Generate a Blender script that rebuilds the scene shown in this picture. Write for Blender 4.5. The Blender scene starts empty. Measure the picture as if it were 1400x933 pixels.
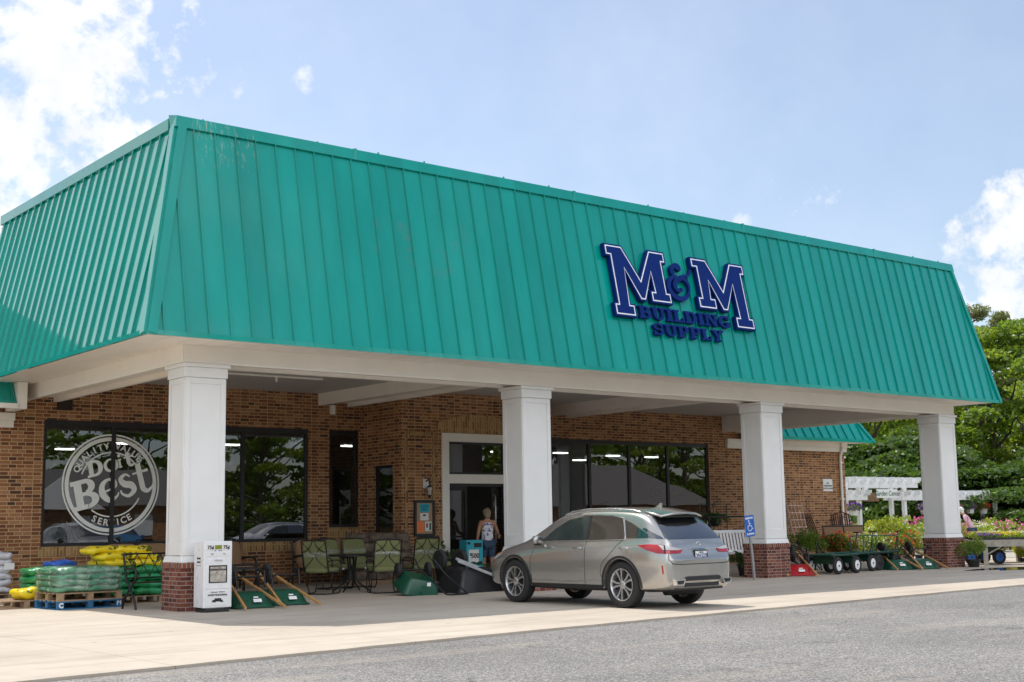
import bpy, bmesh, math, random
import numpy as np
from mathutils import Vector, Matrix, geometry
from mathutils.bvhtree import BVHTree
from math import sin, cos, pi, radians, sqrt

SC = bpy.context.scene
COL = SC.collection
rnd = random.Random(7)

# ------------------------------------------------------------------ materials
def _pr(name):
    m = bpy.data.materials.new(name); m.use_nodes = True
    nt = m.node_tree
    return m, nt, nt.nodes['Principled BSDF']

def N(nt, typ, **kw):
    n = nt.nodes.new(typ)
    for k, v in kw.items():
        if k.startswith('i_'):
            n.inputs[k[2:].replace('_', ' ')].default_value = v
        else:
            setattr(n, k, v)
    return n

def mixc(nt, fac, a, b, blend='MIX'):
    n = nt.nodes.new('ShaderNodeMix'); n.data_type = 'RGBA'; n.blend_type = blend
    for s, v in ((0, fac), (6, a), (7, b)):
        if hasattr(v, 'is_output'): nt.links.new(v, n.inputs[s])
        elif s == 0: n.inputs[s].default_value = v
        else: n.inputs[s].default_value = (*v, 1) if len(v) == 3 else v
    return n.outputs[2]

def mth(nt, op, a, b=0.0, clamp=False):
    n = nt.nodes.new('ShaderNodeMath'); n.operation = op; n.use_clamp = clamp
    for i, v in enumerate((a, b)):
        if hasattr(v, 'is_output'): nt.links.new(v, n.inputs[i])
        else: n.inputs[i].default_value = v
    return n.outputs[0]

def mapr(nt, v, a, b, c=0.0, d=1.0, smooth=False):
    n = nt.nodes.new('ShaderNodeMapRange'); n.clamp = True
    if smooth: n.interpolation_type = 'SMOOTHSTEP'
    nt.links.new(v, n.inputs[0])
    for i, x in enumerate((a, b, c, d)): n.inputs[i+1].default_value = x
    return n.outputs[0]

def noise(nt, scale, detail=4, rough=.55, vec=None, col=False):
    n = nt.nodes.new('ShaderNodeTexNoise')
    n.inputs['Scale'].default_value = scale; n.inputs['Detail'].default_value = detail
    n.inputs['Roughness'].default_value = rough
    if vec is not None: nt.links.new(vec, n.inputs['Vector'])
    return n.outputs[1 if col else 0]

def objco(nt):
    return nt.nodes.new('ShaderNodeTexCoord').outputs['Object']

def worldpos(nt):
    return nt.nodes.new('ShaderNodeNewGeometry').outputs['Position']

def bump(nt, p, h, strength=.3, dist=.01):
    b = nt.nodes.new('ShaderNodeBump'); b.inputs['Strength'].default_value = strength
    b.inputs['Distance'].default_value = dist
    nt.links.new(h, b.inputs['Height']); nt.links.new(b.outputs[0], p.inputs['Normal'])

def mat(name, col, rough=.6, metal=0., var=.12, vs=6., bmp=0., spec=None, dirt=0., coat=0.):
    m, nt, p = _pr(name)
    co = objco(nt)
    n = noise(nt, vs, 5, .6, co)
    f = mapr(nt, n, .3, .7)
    lo = [c*(1-var) for c in col]; hi = [min(1, c*(1+var)) for c in col]
    c = mixc(nt, f, lo, hi)
    if dirt:
        n2 = noise(nt, vs*.35, 6, .65, co)
        c = mixc(nt, mapr(nt, n2, .5, .75, 0, dirt), c, [x*.45+.02 for x in col])
    nt.links.new(c, p.inputs['Base Color'])
    r = mapr(nt, n, .3, .7, max(0, rough-.08), min(1, rough+.08))
    nt.links.new(r, p.inputs['Roughness'])
    p.inputs['Metallic'].default_value = metal
    if spec is not None: p.inputs['Specular IOR Level'].default_value = spec
    if coat:
        p.inputs['Coat Weight'].default_value = coat; p.inputs['Coat Roughness'].default_value = .03
    if bmp: bump(nt, p, noise(nt, vs*8, 4, .6, co), bmp, .004)
    return m

def leafmat(name, a, b, trans=.35):
    m = bpy.data.materials.new(name); m.use_nodes = True; nt = m.node_tree
    nt.nodes.remove(nt.nodes['Principled BSDF'])
    out = nt.nodes['Material Output']
    g = nt.nodes.new('ShaderNodeNewGeometry')
    c = mixc(nt, g.outputs['Random Per Island'], a, b)
    d = nt.nodes.new('ShaderNodeBsdfDiffuse'); t = nt.nodes.new('ShaderNodeBsdfTranslucent')
    gl = nt.nodes.new('ShaderNodeBsdfGlossy'); gl.inputs['Roughness'].default_value = .45
    nt.links.new(c, d.inputs[0]); nt.links.new(mixc(nt, .5, c, (b[0]*1.3, b[1]*1.25, b[2]*.6)), t.inputs[0])
    mx = nt.nodes.new('ShaderNodeMixShader'); mx.inputs[0].default_value = trans
    nt.links.new(d.outputs[0], mx.inputs[1]); nt.links.new(t.outputs[0], mx.inputs[2])
    m2 = nt.nodes.new('ShaderNodeMixShader'); m2.inputs[0].default_value = .05
    nt.links.new(mx.outputs[0], m2.inputs[1]); nt.links.new(gl.outputs[0], m2.inputs[2])
    nt.links.new(m2.outputs[0], out.inputs[0])
    return m

def brickmat(name, ramp, mortar, bw=.232, rh=.0755, ms=.0075, vertical=False):
    m, nt, p = _pr(name)
    pos = worldpos(nt)
    g = nt.nodes.new('ShaderNodeNewGeometry')
    sep = nt.nodes.new('ShaderNodeSeparateXYZ'); nt.links.new(pos, sep.inputs[0])
    sn = nt.nodes.new('ShaderNodeSeparateXYZ'); nt.links.new(g.outputs['True Normal'], sn.inputs[0])
    ax = mth(nt, 'ABSOLUTE', sn.outputs[0]); fx = mth(nt, 'GREATER_THAN', ax, .7)
    u = mth(nt, 'ADD', mth(nt, 'MULTIPLY', sep.outputs[0], mth(nt, 'SUBTRACT', 1., fx)),
            mth(nt, 'MULTIPLY', mth(nt, 'ADD', sep.outputs[1], .107), fx))
    cb = nt.nodes.new('ShaderNodeCombineXYZ')
    if vertical:
        nt.links.new(sep.outputs[2], cb.inputs[0]); nt.links.new(u, cb.inputs[1])
    else:
        nt.links.new(u, cb.inputs[0]); nt.links.new(sep.outputs[2], cb.inputs[1])
    b = nt.nodes.new('ShaderNodeTexBrick')
    b.offset = .5; b.squash = .72; b.squash_frequency = 2
    b.inputs['Scale'].default_value = 1; b.inputs['Brick Width'].default_value = bw
    b.inputs['Row Height'].default_value = rh; b.inputs['Mortar Size'].default_value = ms
    b.inputs['Mortar Smooth'].default_value = .15
    b.inputs['Color1'].default_value = (0, 0, 0, 1); b.inputs['Color2'].default_value = (1, 1, 1, 1)
    b.inputs['Mortar'].default_value = (.5, .5, .5, 1)
    nt.links.new(cb.outputs[0], b.inputs[0])
    r = nt.nodes.new('ShaderNodeValToRGB'); nt.links.new(b.outputs['Color'], r.inputs[0])
    el = r.color_ramp.elements
    while len(el) < len(ramp): el.new(.5)
    for e, (q, c) in zip(el, ramp): e.position = q; e.color = (*c, 1)
    n = noise(nt, 60, 4, .6, pos); big = noise(nt, .7, 3, .5, pos)
    c = mixc(nt, 1., r.outputs[0], mixc(nt, mapr(nt, n, .3, .7), (.75,)*3, (1.2,)*3), 'MULTIPLY')
    mo = mixc(nt, mapr(nt, n, .3, .7), [x*.8 for x in mortar], [x*1.12 for x in mortar])
    c = mixc(nt, b.outputs['Fac'], c, mo)
    c = mixc(nt, 1., c, mixc(nt, mapr(nt, big, .3, .7), (.86,)*3, (1.08,)*3), 'MULTIPLY')
    nt.links.new(c, p.inputs['Base Color']); p.inputs['Roughness'].default_value = .88
    h = mth(nt, 'SUBTRACT', mth(nt, 'MULTIPLY', n, .25), b.outputs['Fac'])
    bump(nt, p, h, .6, .006)
    return m

def glassmat(name, tint=(.32, .35, .34), rough=.0, wav=.0):
    m = bpy.data.materials.new(name); m.use_nodes = True; nt = m.node_tree
    nt.nodes.remove(nt.nodes['Principled BSDF']); out = nt.nodes['Material Output']
    tr = nt.nodes.new('ShaderNodeBsdfTransparent'); tr.inputs[0].default_value = (*tint, 1)
    gl = nt.nodes.new('ShaderNodeBsdfGlossy'); gl.inputs['Roughness'].default_value = rough
    gl.inputs[0].default_value = (.95, .97, 1, 1)
    fr = nt.nodes.new('ShaderNodeFresnel'); fr.inputs[0].default_value = 1.62
    if wav:
        b = nt.nodes.new('ShaderNodeBump'); b.inputs['Strength'].default_value = wav; b.inputs['Distance'].default_value = .02
        nt.links.new(noise(nt, .9, 1, .4, worldpos(nt)), b.inputs['Height'])
        nt.links.new(b.outputs[0], gl.inputs['Normal'])
    mx = nt.nodes.new('ShaderNodeMixShader')
    f2 = mth(nt, 'MULTIPLY', fr.outputs[0], 2.0, True)
    nt.links.new(f2, mx.inputs[0]); nt.links.new(tr.outputs[0], mx.inputs[1]); nt.links.new(gl.outputs[0], mx.inputs[2])
    nt.links.new(mx.outputs[0], out.inputs[0])
    return m

def emat(name, col, s):
    m, nt, p = _pr(name)
    p.inputs['Base Color'].default_value = (.8, .8, .8, 1)
    p.inputs['Emission Color'].default_value = (*col, 1); p.inputs['Emission Strength'].default_value = s
    return m

M = {}
M['brick'] = brickmat('brown_brick', [(0, (.085, .038, .025)), (.18, (.19, .066, .03)), (.6, (.31, .125, .052)), (1, (.42, .21, .095))], (.58, .41, .22))
M['brick_arch'] = brickmat('arch_brick', [(0, (.20, .095, .035)), (.5, (.36, .20, .08)), (1, (.45, .28, .12))], (.54, .39, .19), bw=.30, rh=.072, vertical=True)
M['brick_red'] = brickmat('pier_brick', [(0, (.085, .022, .016)), (.5, (.17, .045, .03)), (1, (.24, .085, .055))], (.36, .30, .25), bw=.21, rh=.0677, ms=.006)
M['brick_cap'] = brickmat('pier_cap_brick', [(0, (.11, .03, .02)), (.5, (.19, .055, .035)), (1, (.25, .09, .06))], (.36, .30, .25), bw=.30, rh=.072, vertical=True)
M['white'] = mat('white_paint', (.80, .795, .78), .45, var=.03, vs=1.5, dirt=.10)
M['trimwhite'] = mat('cream_trim_paint', (.86, .815, .745), .5, var=.04, vs=1.2, dirt=.14)
M['black'] = mat('black_paint', (.016, .016, .017), .45, var=.25)
M['blackmetal'] = mat('black_metal', (.02, .02, .022), .38, metal=.4, var=.3)
M['rubber'] = mat('tyre_rubber', (.02, .02, .021), .75, var=.3, vs=12, bmp=.2)
M['steel'] = mat('galvanised_steel', (.5, .52, .54), .35, metal=.9, var=.15, vs=9)
M['chrome'] = mat('chrome', (.75, .75, .75), .1, metal=1, var=.03)
M['darkgrey'] = mat('dark_grey_plastic', (.035, .036, .038), .5, var=.2)
M['navy'] = mat('navy_sign_paint', (.001, .020, .15), .5, var=.08, spec=.15)
M['outline'] = mat('white_sign_face', (.85, .85, .9), .4, var=.02)
M['greybag'] = mat('pale_grey_bag', (.60, .60, .635), .4, var=.2, vs=6, bmp=.3)
M['bluebag'] = mat('blue_plastic_bag', (.03, .12, .5), .3, var=.3, vs=7)
M['woodpallet'] = mat('raw_pallet_wood', (.34, .23, .14), .8, var=.25, vs=11, bmp=.3, dirt=.4)
M['bluewood'] = mat('blue_pallet_paint', (.02, .14, .30), .7, var=.25, vs=9, bmp=.3, dirt=.4)
M['handlewood'] = mat('varnished_handle_wood', (.50, .27, .10), .45, var=.22, vs=14)
M['greytimber'] = mat('weathered_timber', (.30, .275, .235), .85, var=.25, vs=8, bmp=.4, dirt=.3)
M['browntimber'] = mat('brown_timber', (.24, .15, .085), .8, var=.25, vs=6, bmp=.3)
M['greentub'] = mat('green_poly_tub', (.006, .075, .042), .32, var=.2, vs=5, dirt=.2)
M['blacktub'] = mat('black_poly_tub', (.014, .015, .018), .4, var=.25, vs=5)
M['redtub'] = mat('red_painted_tub', (.42, .012, .02), .35, var=.2)
M['greenpaint'] = mat('green_frame_paint', (.008, .06, .035), .4, var=.2)
M['greencushion'] = mat('olive_cushion_fabric', (.165, .175, .07), .85, var=.12, vs=20, bmp=.2)
M['browncushion'] = mat('tan_cushion_fabric', (.30, .18, .095), .85, var=.12, vs=20, bmp=.2)
M['tansling'] = mat('tan_sling_fabric', (.26, .155, .085), .8, var=.1, vs=30)
M['ironrust'] = mat('rusty_iron', (.10, .05, .035), .7, metal=.3, var=.3, vs=14)
M['copper'] = mat('copper_lattice', (.60, .40, .32), .55, var=.2, vs=14)
M['skin'] = mat('skin', (.48, .24, .15), .5, var=.06)
M['blondhair'] = mat('ash_blond_hair', (.30, .23, .14), .55, var=.4, vs=40, bmp=.6)
M['whitehair'] = mat('white_hair', (.72, .70, .66), .6, var=.15, vs=40, bmp=.5)
M['denim'] = mat('denim_blue', (.05, .085, .15), .85, var=.2, vs=20)
M['pinkcloth'] = mat('pale_pink_cotton', (.66, .40, .50), .85, var=.1)
M['turqcloth'] = mat('turquoise_cotton', (.04, .38, .46), .85, var=.1)
M['turq'] = mat('turquoise_card', (.015, .38, .48), .5, var=.08)
M['card'] = mat('white_card', (.78, .78, .76), .6, var=.03)
M['ink'] = mat('black_ink', (.015, .015, .018), .6, var=.1)
M['orange'] = mat('orange_paper', (.85, .22, .06), .6, var=.06)
M['corkboard'] = mat('cork', (.42, .28, .17), .85, var=.2, vs=40)
M['signblue'] = mat('sign_blue', (.015, .12, .48), .35, var=.05)
M['terracotta'] = mat('terracotta_clay', (.36, .14, .075), .8, var=.15)
M['redbench'] = mat('dark_red_paint', (.17, .015, .02), .4, var=.15)
M['white_gloss'] = mat('white_gloss_paint', (.80, .80, .81), .3, var=.03, dirt=.12)
M['stone'] = mat('brown_fieldstone', (.16, .12, .09), .85, var=.5, vs=9, bmp=.6)
M['statue'] = mat('pale_cast_stone', (.60, .60, .58), .8, var=.12, bmp=.3)
M['shelf'] = mat('steel_shelving', (.12, .13, .14), .5, var=.15)
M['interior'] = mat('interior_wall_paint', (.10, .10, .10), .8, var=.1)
M['paperprint'] = mat('printed_newspaper', (.42, .38, .32), .6, var=.5, vs=16)
M['leaf_a'] = leafmat('leaf_fresh', (.10, .21, .018), (.34, .43, .05), .62)
M['leaf_b'] = leafmat('leaf_mid', (.06, .15, .015), (.22, .32, .035), .6)
M['leaf_d'] = leafmat('leaf_dark', (.035, .09, .012), (.11, .19, .03), .5)
M['leaf_pine'] = leafmat('pine_needles', (.11, .14, .05), (.24, .27, .11), .55)
M['leaf_y'] = leafmat('leaf_lime', (.17, .26, .02), (.42, .45, .04), .42)
M['leaf_fern'] = leafmat('fern_frond', (.02, .07, .012), (.07, .14, .03), .35)
M['pet_pink'] = leafmat('petal_pink', (.62, .05, .26), (.85, .25, .52), .3)
M['pet_purple'] = leafmat('petal_purple', (.10, .02, .32), (.30, .08, .55), .3)
M['pet_yellow'] = leafmat('petal_yellow', (.75, .52, .01), (.90, .75, .08), .3)
M['pet_white'] = leafmat('petal_white', (.7, .66, .62), (.85, .83, .8), .3)
M['pet_red'] = leafmat('petal_red', (.55, .01, .012), (.8, .06, .03), .3)
M['pet_coral'] = leafmat('petal_coral', (.75, .16, .10), (.85, .35, .25), .3)
M['bark'] = mat('tree_bark', (.11, .085, .065), .9, var=.35, vs=5, bmp=.6)
M['glass'] = glassmat('shop_glass', wav=.06)
M['doorglass'] = glassmat('door_glass', (.42, .44, .43))
M['lamp_on'] = emat('fluorescent_tube', (1, .98, .92), 4.5)
M['vent'] = mat('dark_vent', (.03, .018, .015), .8)
M['housewhite'] = mat('house_white_trim', (.75, .75, .74), .5, var=.03)
M['shingle'] = mat('grey_shingle', (.17, .155, .145), .9, var=.3, vs=14, bmp=.4)

def m_roof():
    m, nt, p = _pr('teal_standing_seam')
    pos = worldpos(nt)
    mp = N(nt, 'ShaderNodeMapping'); mp.inputs['Scale'].default_value = (1, 1, .16); nt.links.new(pos, mp.inputs[0])
    st = noise(nt, 1.7, 5, .6, mp.outputs[0])
    fine = noise(nt, 22, 4, .6, pos)
    c = mixc(nt, mapr(nt, st, .32, .68), (.0004, .275, .225), (.0008, .33, .272))
    sx_ = nt.nodes.new('ShaderNodeSeparateXYZ'); nt.links.new(pos, sx_.inputs[0])
    wn = nt.nodes.new('ShaderNodeTexWhiteNoise'); wn.noise_dimensions = '1D'; nt.links.new(mth(nt, 'FLOOR', mth(nt, 'DIVIDE', mth(nt, 'SUBTRACT', sx_.outputs[0], 8.286), .3745)), wn.inputs['W'])
    c = mixc(nt, 1., c, mixc(nt, wn.outputs[0], (.93,)*3, (1.06,)*3), 'MULTIPLY')
    # chalky scuffs near the top left corner and a faint ghost of an older sign
    sep = nt.nodes.new('ShaderNodeSeparateXYZ'); nt.links.new(pos, sep.inputs[0])
    X, Z = sep.outputs[0], sep.outputs[2]
    mp2 = N(nt, 'ShaderNodeMapping'); mp2.inputs['Scale'].default_value = (9, 9, .9); nt.links.new(pos, mp2.inputs[0])
    sc = noise(nt, 2.2, 6, .7, mp2.outputs[0])
    mk = mth(nt, 'MULTIPLY', mth(nt, 'MULTIPLY', mapr(nt, X, 8.95, 9.15), mapr(nt, X, 10.3, 9.9)), mapr(nt, Z, 7.1, 7.65))
    sf = mth(nt, 'MULTIPLY', mapr(nt, sc, .54, .66, 0, .75), mk)
    c = mixc(nt, sf, c, (.50, .46, .40))
    gm = mth(nt, 'MULTIPLY', mth(nt, 'MULTIPLY', mapr(nt, X, 12.2, 12.7), mapr(nt, X, 14.6, 13.9)), mth(nt, 'MULTIPLY', mapr(nt, Z, 5.6, 6.0), mapr(nt, Z, 6.9, 6.6)))
    gf = mth(nt, 'MULTIPLY', mth(nt, 'MULTIPLY', mapr(nt, noise(nt, 3, 5, .6, pos), .52, .62), gm), .3)
    c = mixc(nt, gf, c, (.11, .20, .18))
    sp = mth(nt, 'MULTIPLY', mapr(nt, fine, .70, .76), .35)
    c = mixc(nt, sp, c, (.25, .42, .38))
    nt.links.new(c, p.inputs['Base Color'])
    nt.links.new(mapr(nt, st, .3, .7, .10, .17), p.inputs['Roughness'])
    p.inputs['Specular IOR Level'].default_value = .30
    p.inputs['Coat Weight'].default_value = .75; p.inputs['Coat Roughness'].default_value = .08; p.inputs['Coat IOR'].default_value = 1.5
    bump(nt, p, noise(nt, 1.2, 2, .5, pos), .06, .03)
    return m
M['teal'] = m_roof()

def m_boards(name, col, step, axis, gap=.06):
    m, nt, p = _pr(name)
    pos = worldpos(nt); sep = nt.nodes.new('ShaderNodeSeparateXYZ'); nt.links.new(pos, sep.inputs[0])
    a = mth(nt, 'FRACT', mth(nt, 'DIVIDE', sep.outputs[axis], step))
    g = mth(nt, 'LESS_THAN', a, gap)
    n = noise(nt, 2.5, 4, .6, pos)
    c = mixc(nt, mapr(nt, n, .3, .7), [x*.94 for x in col], [min(1, x*1.04) for x in col])
    c = mixc(nt, mth(nt, 'MULTIPLY', g, .6), c, [x*.35 for x in col])
    nt.links.new(c, p.inputs['Base Color']); p.inputs['Roughness'].default_value = .5
    bump(nt, p, mth(nt, 'SUBTRACT', 1., g), .4, .008)
    return m
M['soffit_front'] = m_boards('soffit_boards_front', (.86, .80, .73), .405, 0, .03)
M['soffit_side'] = m_boards('soffit_boards_side', (.86, .80, .73), .135, 1, .07)
M['ceiling'] = m_boards('ceiling_boards', (.55, .54, .53), .3, 1, .03)

def m_concrete():
    m, nt, p = _pr('pale_concrete')
    pos = worldpos(nt)
    a = noise(nt, .35, 5, .6, pos); b = noise(nt, 2.5, 6, .65, pos); f = noise(nt, 120, 3, .6, pos)
    mp = N(nt, 'ShaderNodeMapping'); mp.inputs['Scale'].default_value = (.35, 1.8, 1); nt.links.new(pos, mp.inputs[0])
    s = noise(nt, 1.1, 6, .7, mp.outputs[0])
    c = mixc(nt, mapr(nt, a, .3, .7), (.42, .355, .285), (.52, .455, .375))
    c = mixc(nt, mapr(nt, b, .5, .75, 0, .45), c, (.34, .29, .235))
    c = mixc(nt, mapr(nt, s, .50, .68, 0, .6), c, (.29, .25, .205))
    c = mixc(nt, mapr(nt, f, .62, .72, 0, .4), c, (.25, .23, .21))
    vo = N(nt, 'ShaderNodeTexVoronoi', feature='F1'); vo.inputs['Scale'].default_value = 1.1; nt.links.new(pos, vo.inputs['Vector'])
    c = mixc(nt, mapr(nt, vo.outputs['Distance'], .045, .02, 0, .6), c, (.09, .085, .08))
    # saw-cut joints
    sep = nt.nodes.new('ShaderNodeSeparateXYZ'); nt.links.new(pos, sep.inputs[0])
    jx = mth(nt, 'LESS_THAN', mth(nt, 'FRACT', mth(nt, 'DIVIDE', mth(nt, 'ADD', sep.outputs[0], .6), 3.05)), .004)
    jy = mth(nt, 'LESS_THAN', mth(nt, 'FRACT', mth(nt, 'DIVIDE', mth(nt, 'ADD', sep.outputs[1], .6), 2.9)), .006)
    j = mth(nt, 'MAXIMUM', jx, jy)
    c = mixc(nt, mth(nt, 'MULTIPLY', j, .55), c, (.12, .10, .085))
    nt.links.new(c, p.inputs['Base Color']); p.inputs['Roughness'].default_value = .85
    bump(nt, p, f, .15, .004)
    return m
M['concrete'] = m_concrete()

def m_asphalt():
    m, nt, p = _pr('bleached_asphalt')
    pos = worldpos(nt)
    v = N(nt, 'ShaderNodeTexVoronoi', feature='F1'); v.inputs['Scale'].default_value = 75; nt.links.new(pos, v.inputs['Vector'])
    vs = nt.nodes.new('ShaderNodeSeparateColor'); nt.links.new(v.outputs['Color'], vs.inputs[0])
    r = nt.nodes.new('ShaderNodeValToRGB'); nt.links.new(vs.outputs[0], r.inputs[0])
    el = r.color_ramp.elements; el.new(.35); el.new(.75)
    for e, (q, c) in zip(el, [(0, (.06, .058, .056)), (.35, (.152, .147, .142)), (.75, (.24, .23, .217)), (1, (.45, .42, .38))]): e.position = q; e.color = (*c, 1)
    a = noise(nt, .3, 5, .6, pos)
    mp = N(nt, 'ShaderNodeMapping'); mp.inputs['Scale'].default_value = (.25, 1.3, 1); mp.inputs['Rotation'].default_value = (0, 0, .2); nt.links.new(pos, mp.inputs[0])
    s = noise(nt, .9, 6, .65, mp.outputs[0])
    c = mixc(nt, 1., r.outputs[0], mixc(nt, mapr(nt, a, .3, .7), (.80,)*3, (1.16,)*3), 'MULTIPLY')
    c = mixc(nt, mapr(nt, s, .54, .70, 0, .55), c, (.34, .29, .235))
    od = noise(nt, .8, 3, .5, pos); c = mixc(nt, mapr(nt, od, .68, .74, 0, .45), c, (.07, .068, .065))
    # cracks
    wv = N(nt, 'ShaderNodeTexVoronoi', feature='DISTANCE_TO_EDGE'); wv.inputs['Scale'].default_value = .23
    ad = N(nt, 'ShaderNodeVectorMath', operation='ADD'); nt.links.new(pos, ad.inputs[0])
    ns = N(nt, 'ShaderNodeVectorMath', operation='SCALE'); ns.inputs['Scale'].default_value = 1.1
    nt.links.new(noise(nt, 1.3, 6, .7, pos, True), ns.inputs[0]); nt.links.new(ns.outputs[0], ad.inputs[1]); nt.links.new(ad.outputs[0], wv.inputs['Vector'])
    cr = mth(nt, 'MULTIPLY', mapr(nt, wv.outputs['Distance'], .007, .001), mapr(nt, noise(nt, .5, 2, .5, pos), .45, .6))
    c = mixc(nt, mth(nt, 'MULTIPLY', cr, .6), c, (.03, .03, .03))
    nt.links.new(c, p.inputs['Base Color']); p.inputs['Roughness'].default_value = .9
    bump(nt, p, v.outputs['Distance'], .5, .008)
    return m
M['asphalt'] = m_asphalt()
M['grass'] = mat('mown_grass', (.06, .11, .025), .9, var=.4, vs=3, bmp=.4)
M['gravel'] = mat('pale_garden_gravel', (.36, .33, .29), .9, var=.3, vs=18, bmp=.5)
M['puddle'] = mat('wet_puddle', (.03, .03, .03), .03, var=.2)

def m_wrapped(name, a, b, t0=.45, t1=.56):
    m, nt, p = _pr(name)
    co = objco(nt)
    s = noise(nt, 5, 5, .65, co)
    c = mixc(nt, mapr(nt, s, t0, t1), a, b)
    nt.links.new(c, p.inputs['Base Color']); p.inputs['Roughness'].default_value = .25
    bump(nt, p, noise(nt, 14, 5, .7, co), .5, .02)
    return m
M['yellowbag'] = m_wrapped('yellow_plastic_bag', (.82, .62, .015), (.10, .13, .02), .56, .59)
M['greenwhitebag'] = m_wrapped('green_white_soil_bag', (.012, .26, .12), (.34, .52, .38), .50, .60)  # white bands put a streaky plastic sheen into the bag colour
M['greenbag'] = m_wrapped('green_plastic_bag', (.008, .20, .05), (.03, .30, .12))

def m_floral():
    m, nt, p = _pr('white_floral_print')
    co = objco(nt)
    n = noise(nt, 17, 2, .5, co); n2 = noise(nt, 15, 2, .5, N_shift(nt, co))
    c = mixc(nt, mapr(nt, n, .56, .60), (.78, .78, .80), (.12, .10, .42))
    c = mixc(nt, mapr(nt, n2, .60, .64), c, (.50, .12, .25))
    nt.links.new(c, p.inputs['Base Color']); p.inputs['Roughness'].default_value = .85
    return m
def N_shift(nt, co):
    a = N(nt, 'ShaderNodeVectorMath', operation='ADD'); a.inputs[1].default_value = (3.3, 7.1, 1.7); nt.links.new(co, a.inputs[0]); return a.outputs[0]
M['floral'] = m_floral()

def m_film():
    m = bpy.data.materials.new('clear_stretch_film'); m.use_nodes = True; nt = m.node_tree
    nt.nodes.remove(nt.nodes['Principled BSDF']); out = nt.nodes['Material Output']
    tr = nt.nodes.new('ShaderNodeBsdfTransparent'); tr.inputs[0].default_value = (.95, .96, .95, 1)
    gl = nt.nodes.new('ShaderNodeBsdfGlossy'); gl.inputs['Roughness'].default_value = .15
    df = nt.nodes.new('ShaderNodeBsdfDiffuse'); df.inputs[0].default_value = (.8, .82, .8, 1)
    pos = worldpos(nt); mp = N(nt, 'ShaderNodeMapping'); mp.inputs['Scale'].default_value = (3, 3, 14); nt.links.new(pos, mp.inputs[0])
    n = noise(nt, 2, 5, .7, mp.outputs[0])
    b = nt.nodes.new('ShaderNodeBump'); b.inputs['Strength'].default_value = .7; b.inputs['Distance'].default_value = .03
    nt.links.new(n, b.inputs['Height']); nt.links.new(b.outputs[0], gl.inputs['Normal'])
    a = nt.nodes.new('ShaderNodeMixShader'); nt.links.new(mapr(nt, n, .48, .72, .0, .4), a.inputs[0])
    nt.links.new(tr.outputs[0], a.inputs[1]); nt.links.new(df.outputs[0], a.inputs[2])
    c = nt.nodes.new('ShaderNodeMixShader'); c.inputs[0].default_value = .12
    nt.links.new(a.outputs[0], c.inputs[1]); nt.links.new(gl.outputs[0], c.inputs[2]); nt.links.new(c.outputs[0], out.inputs[0])
    return m
M['film'] = m_film()

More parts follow.
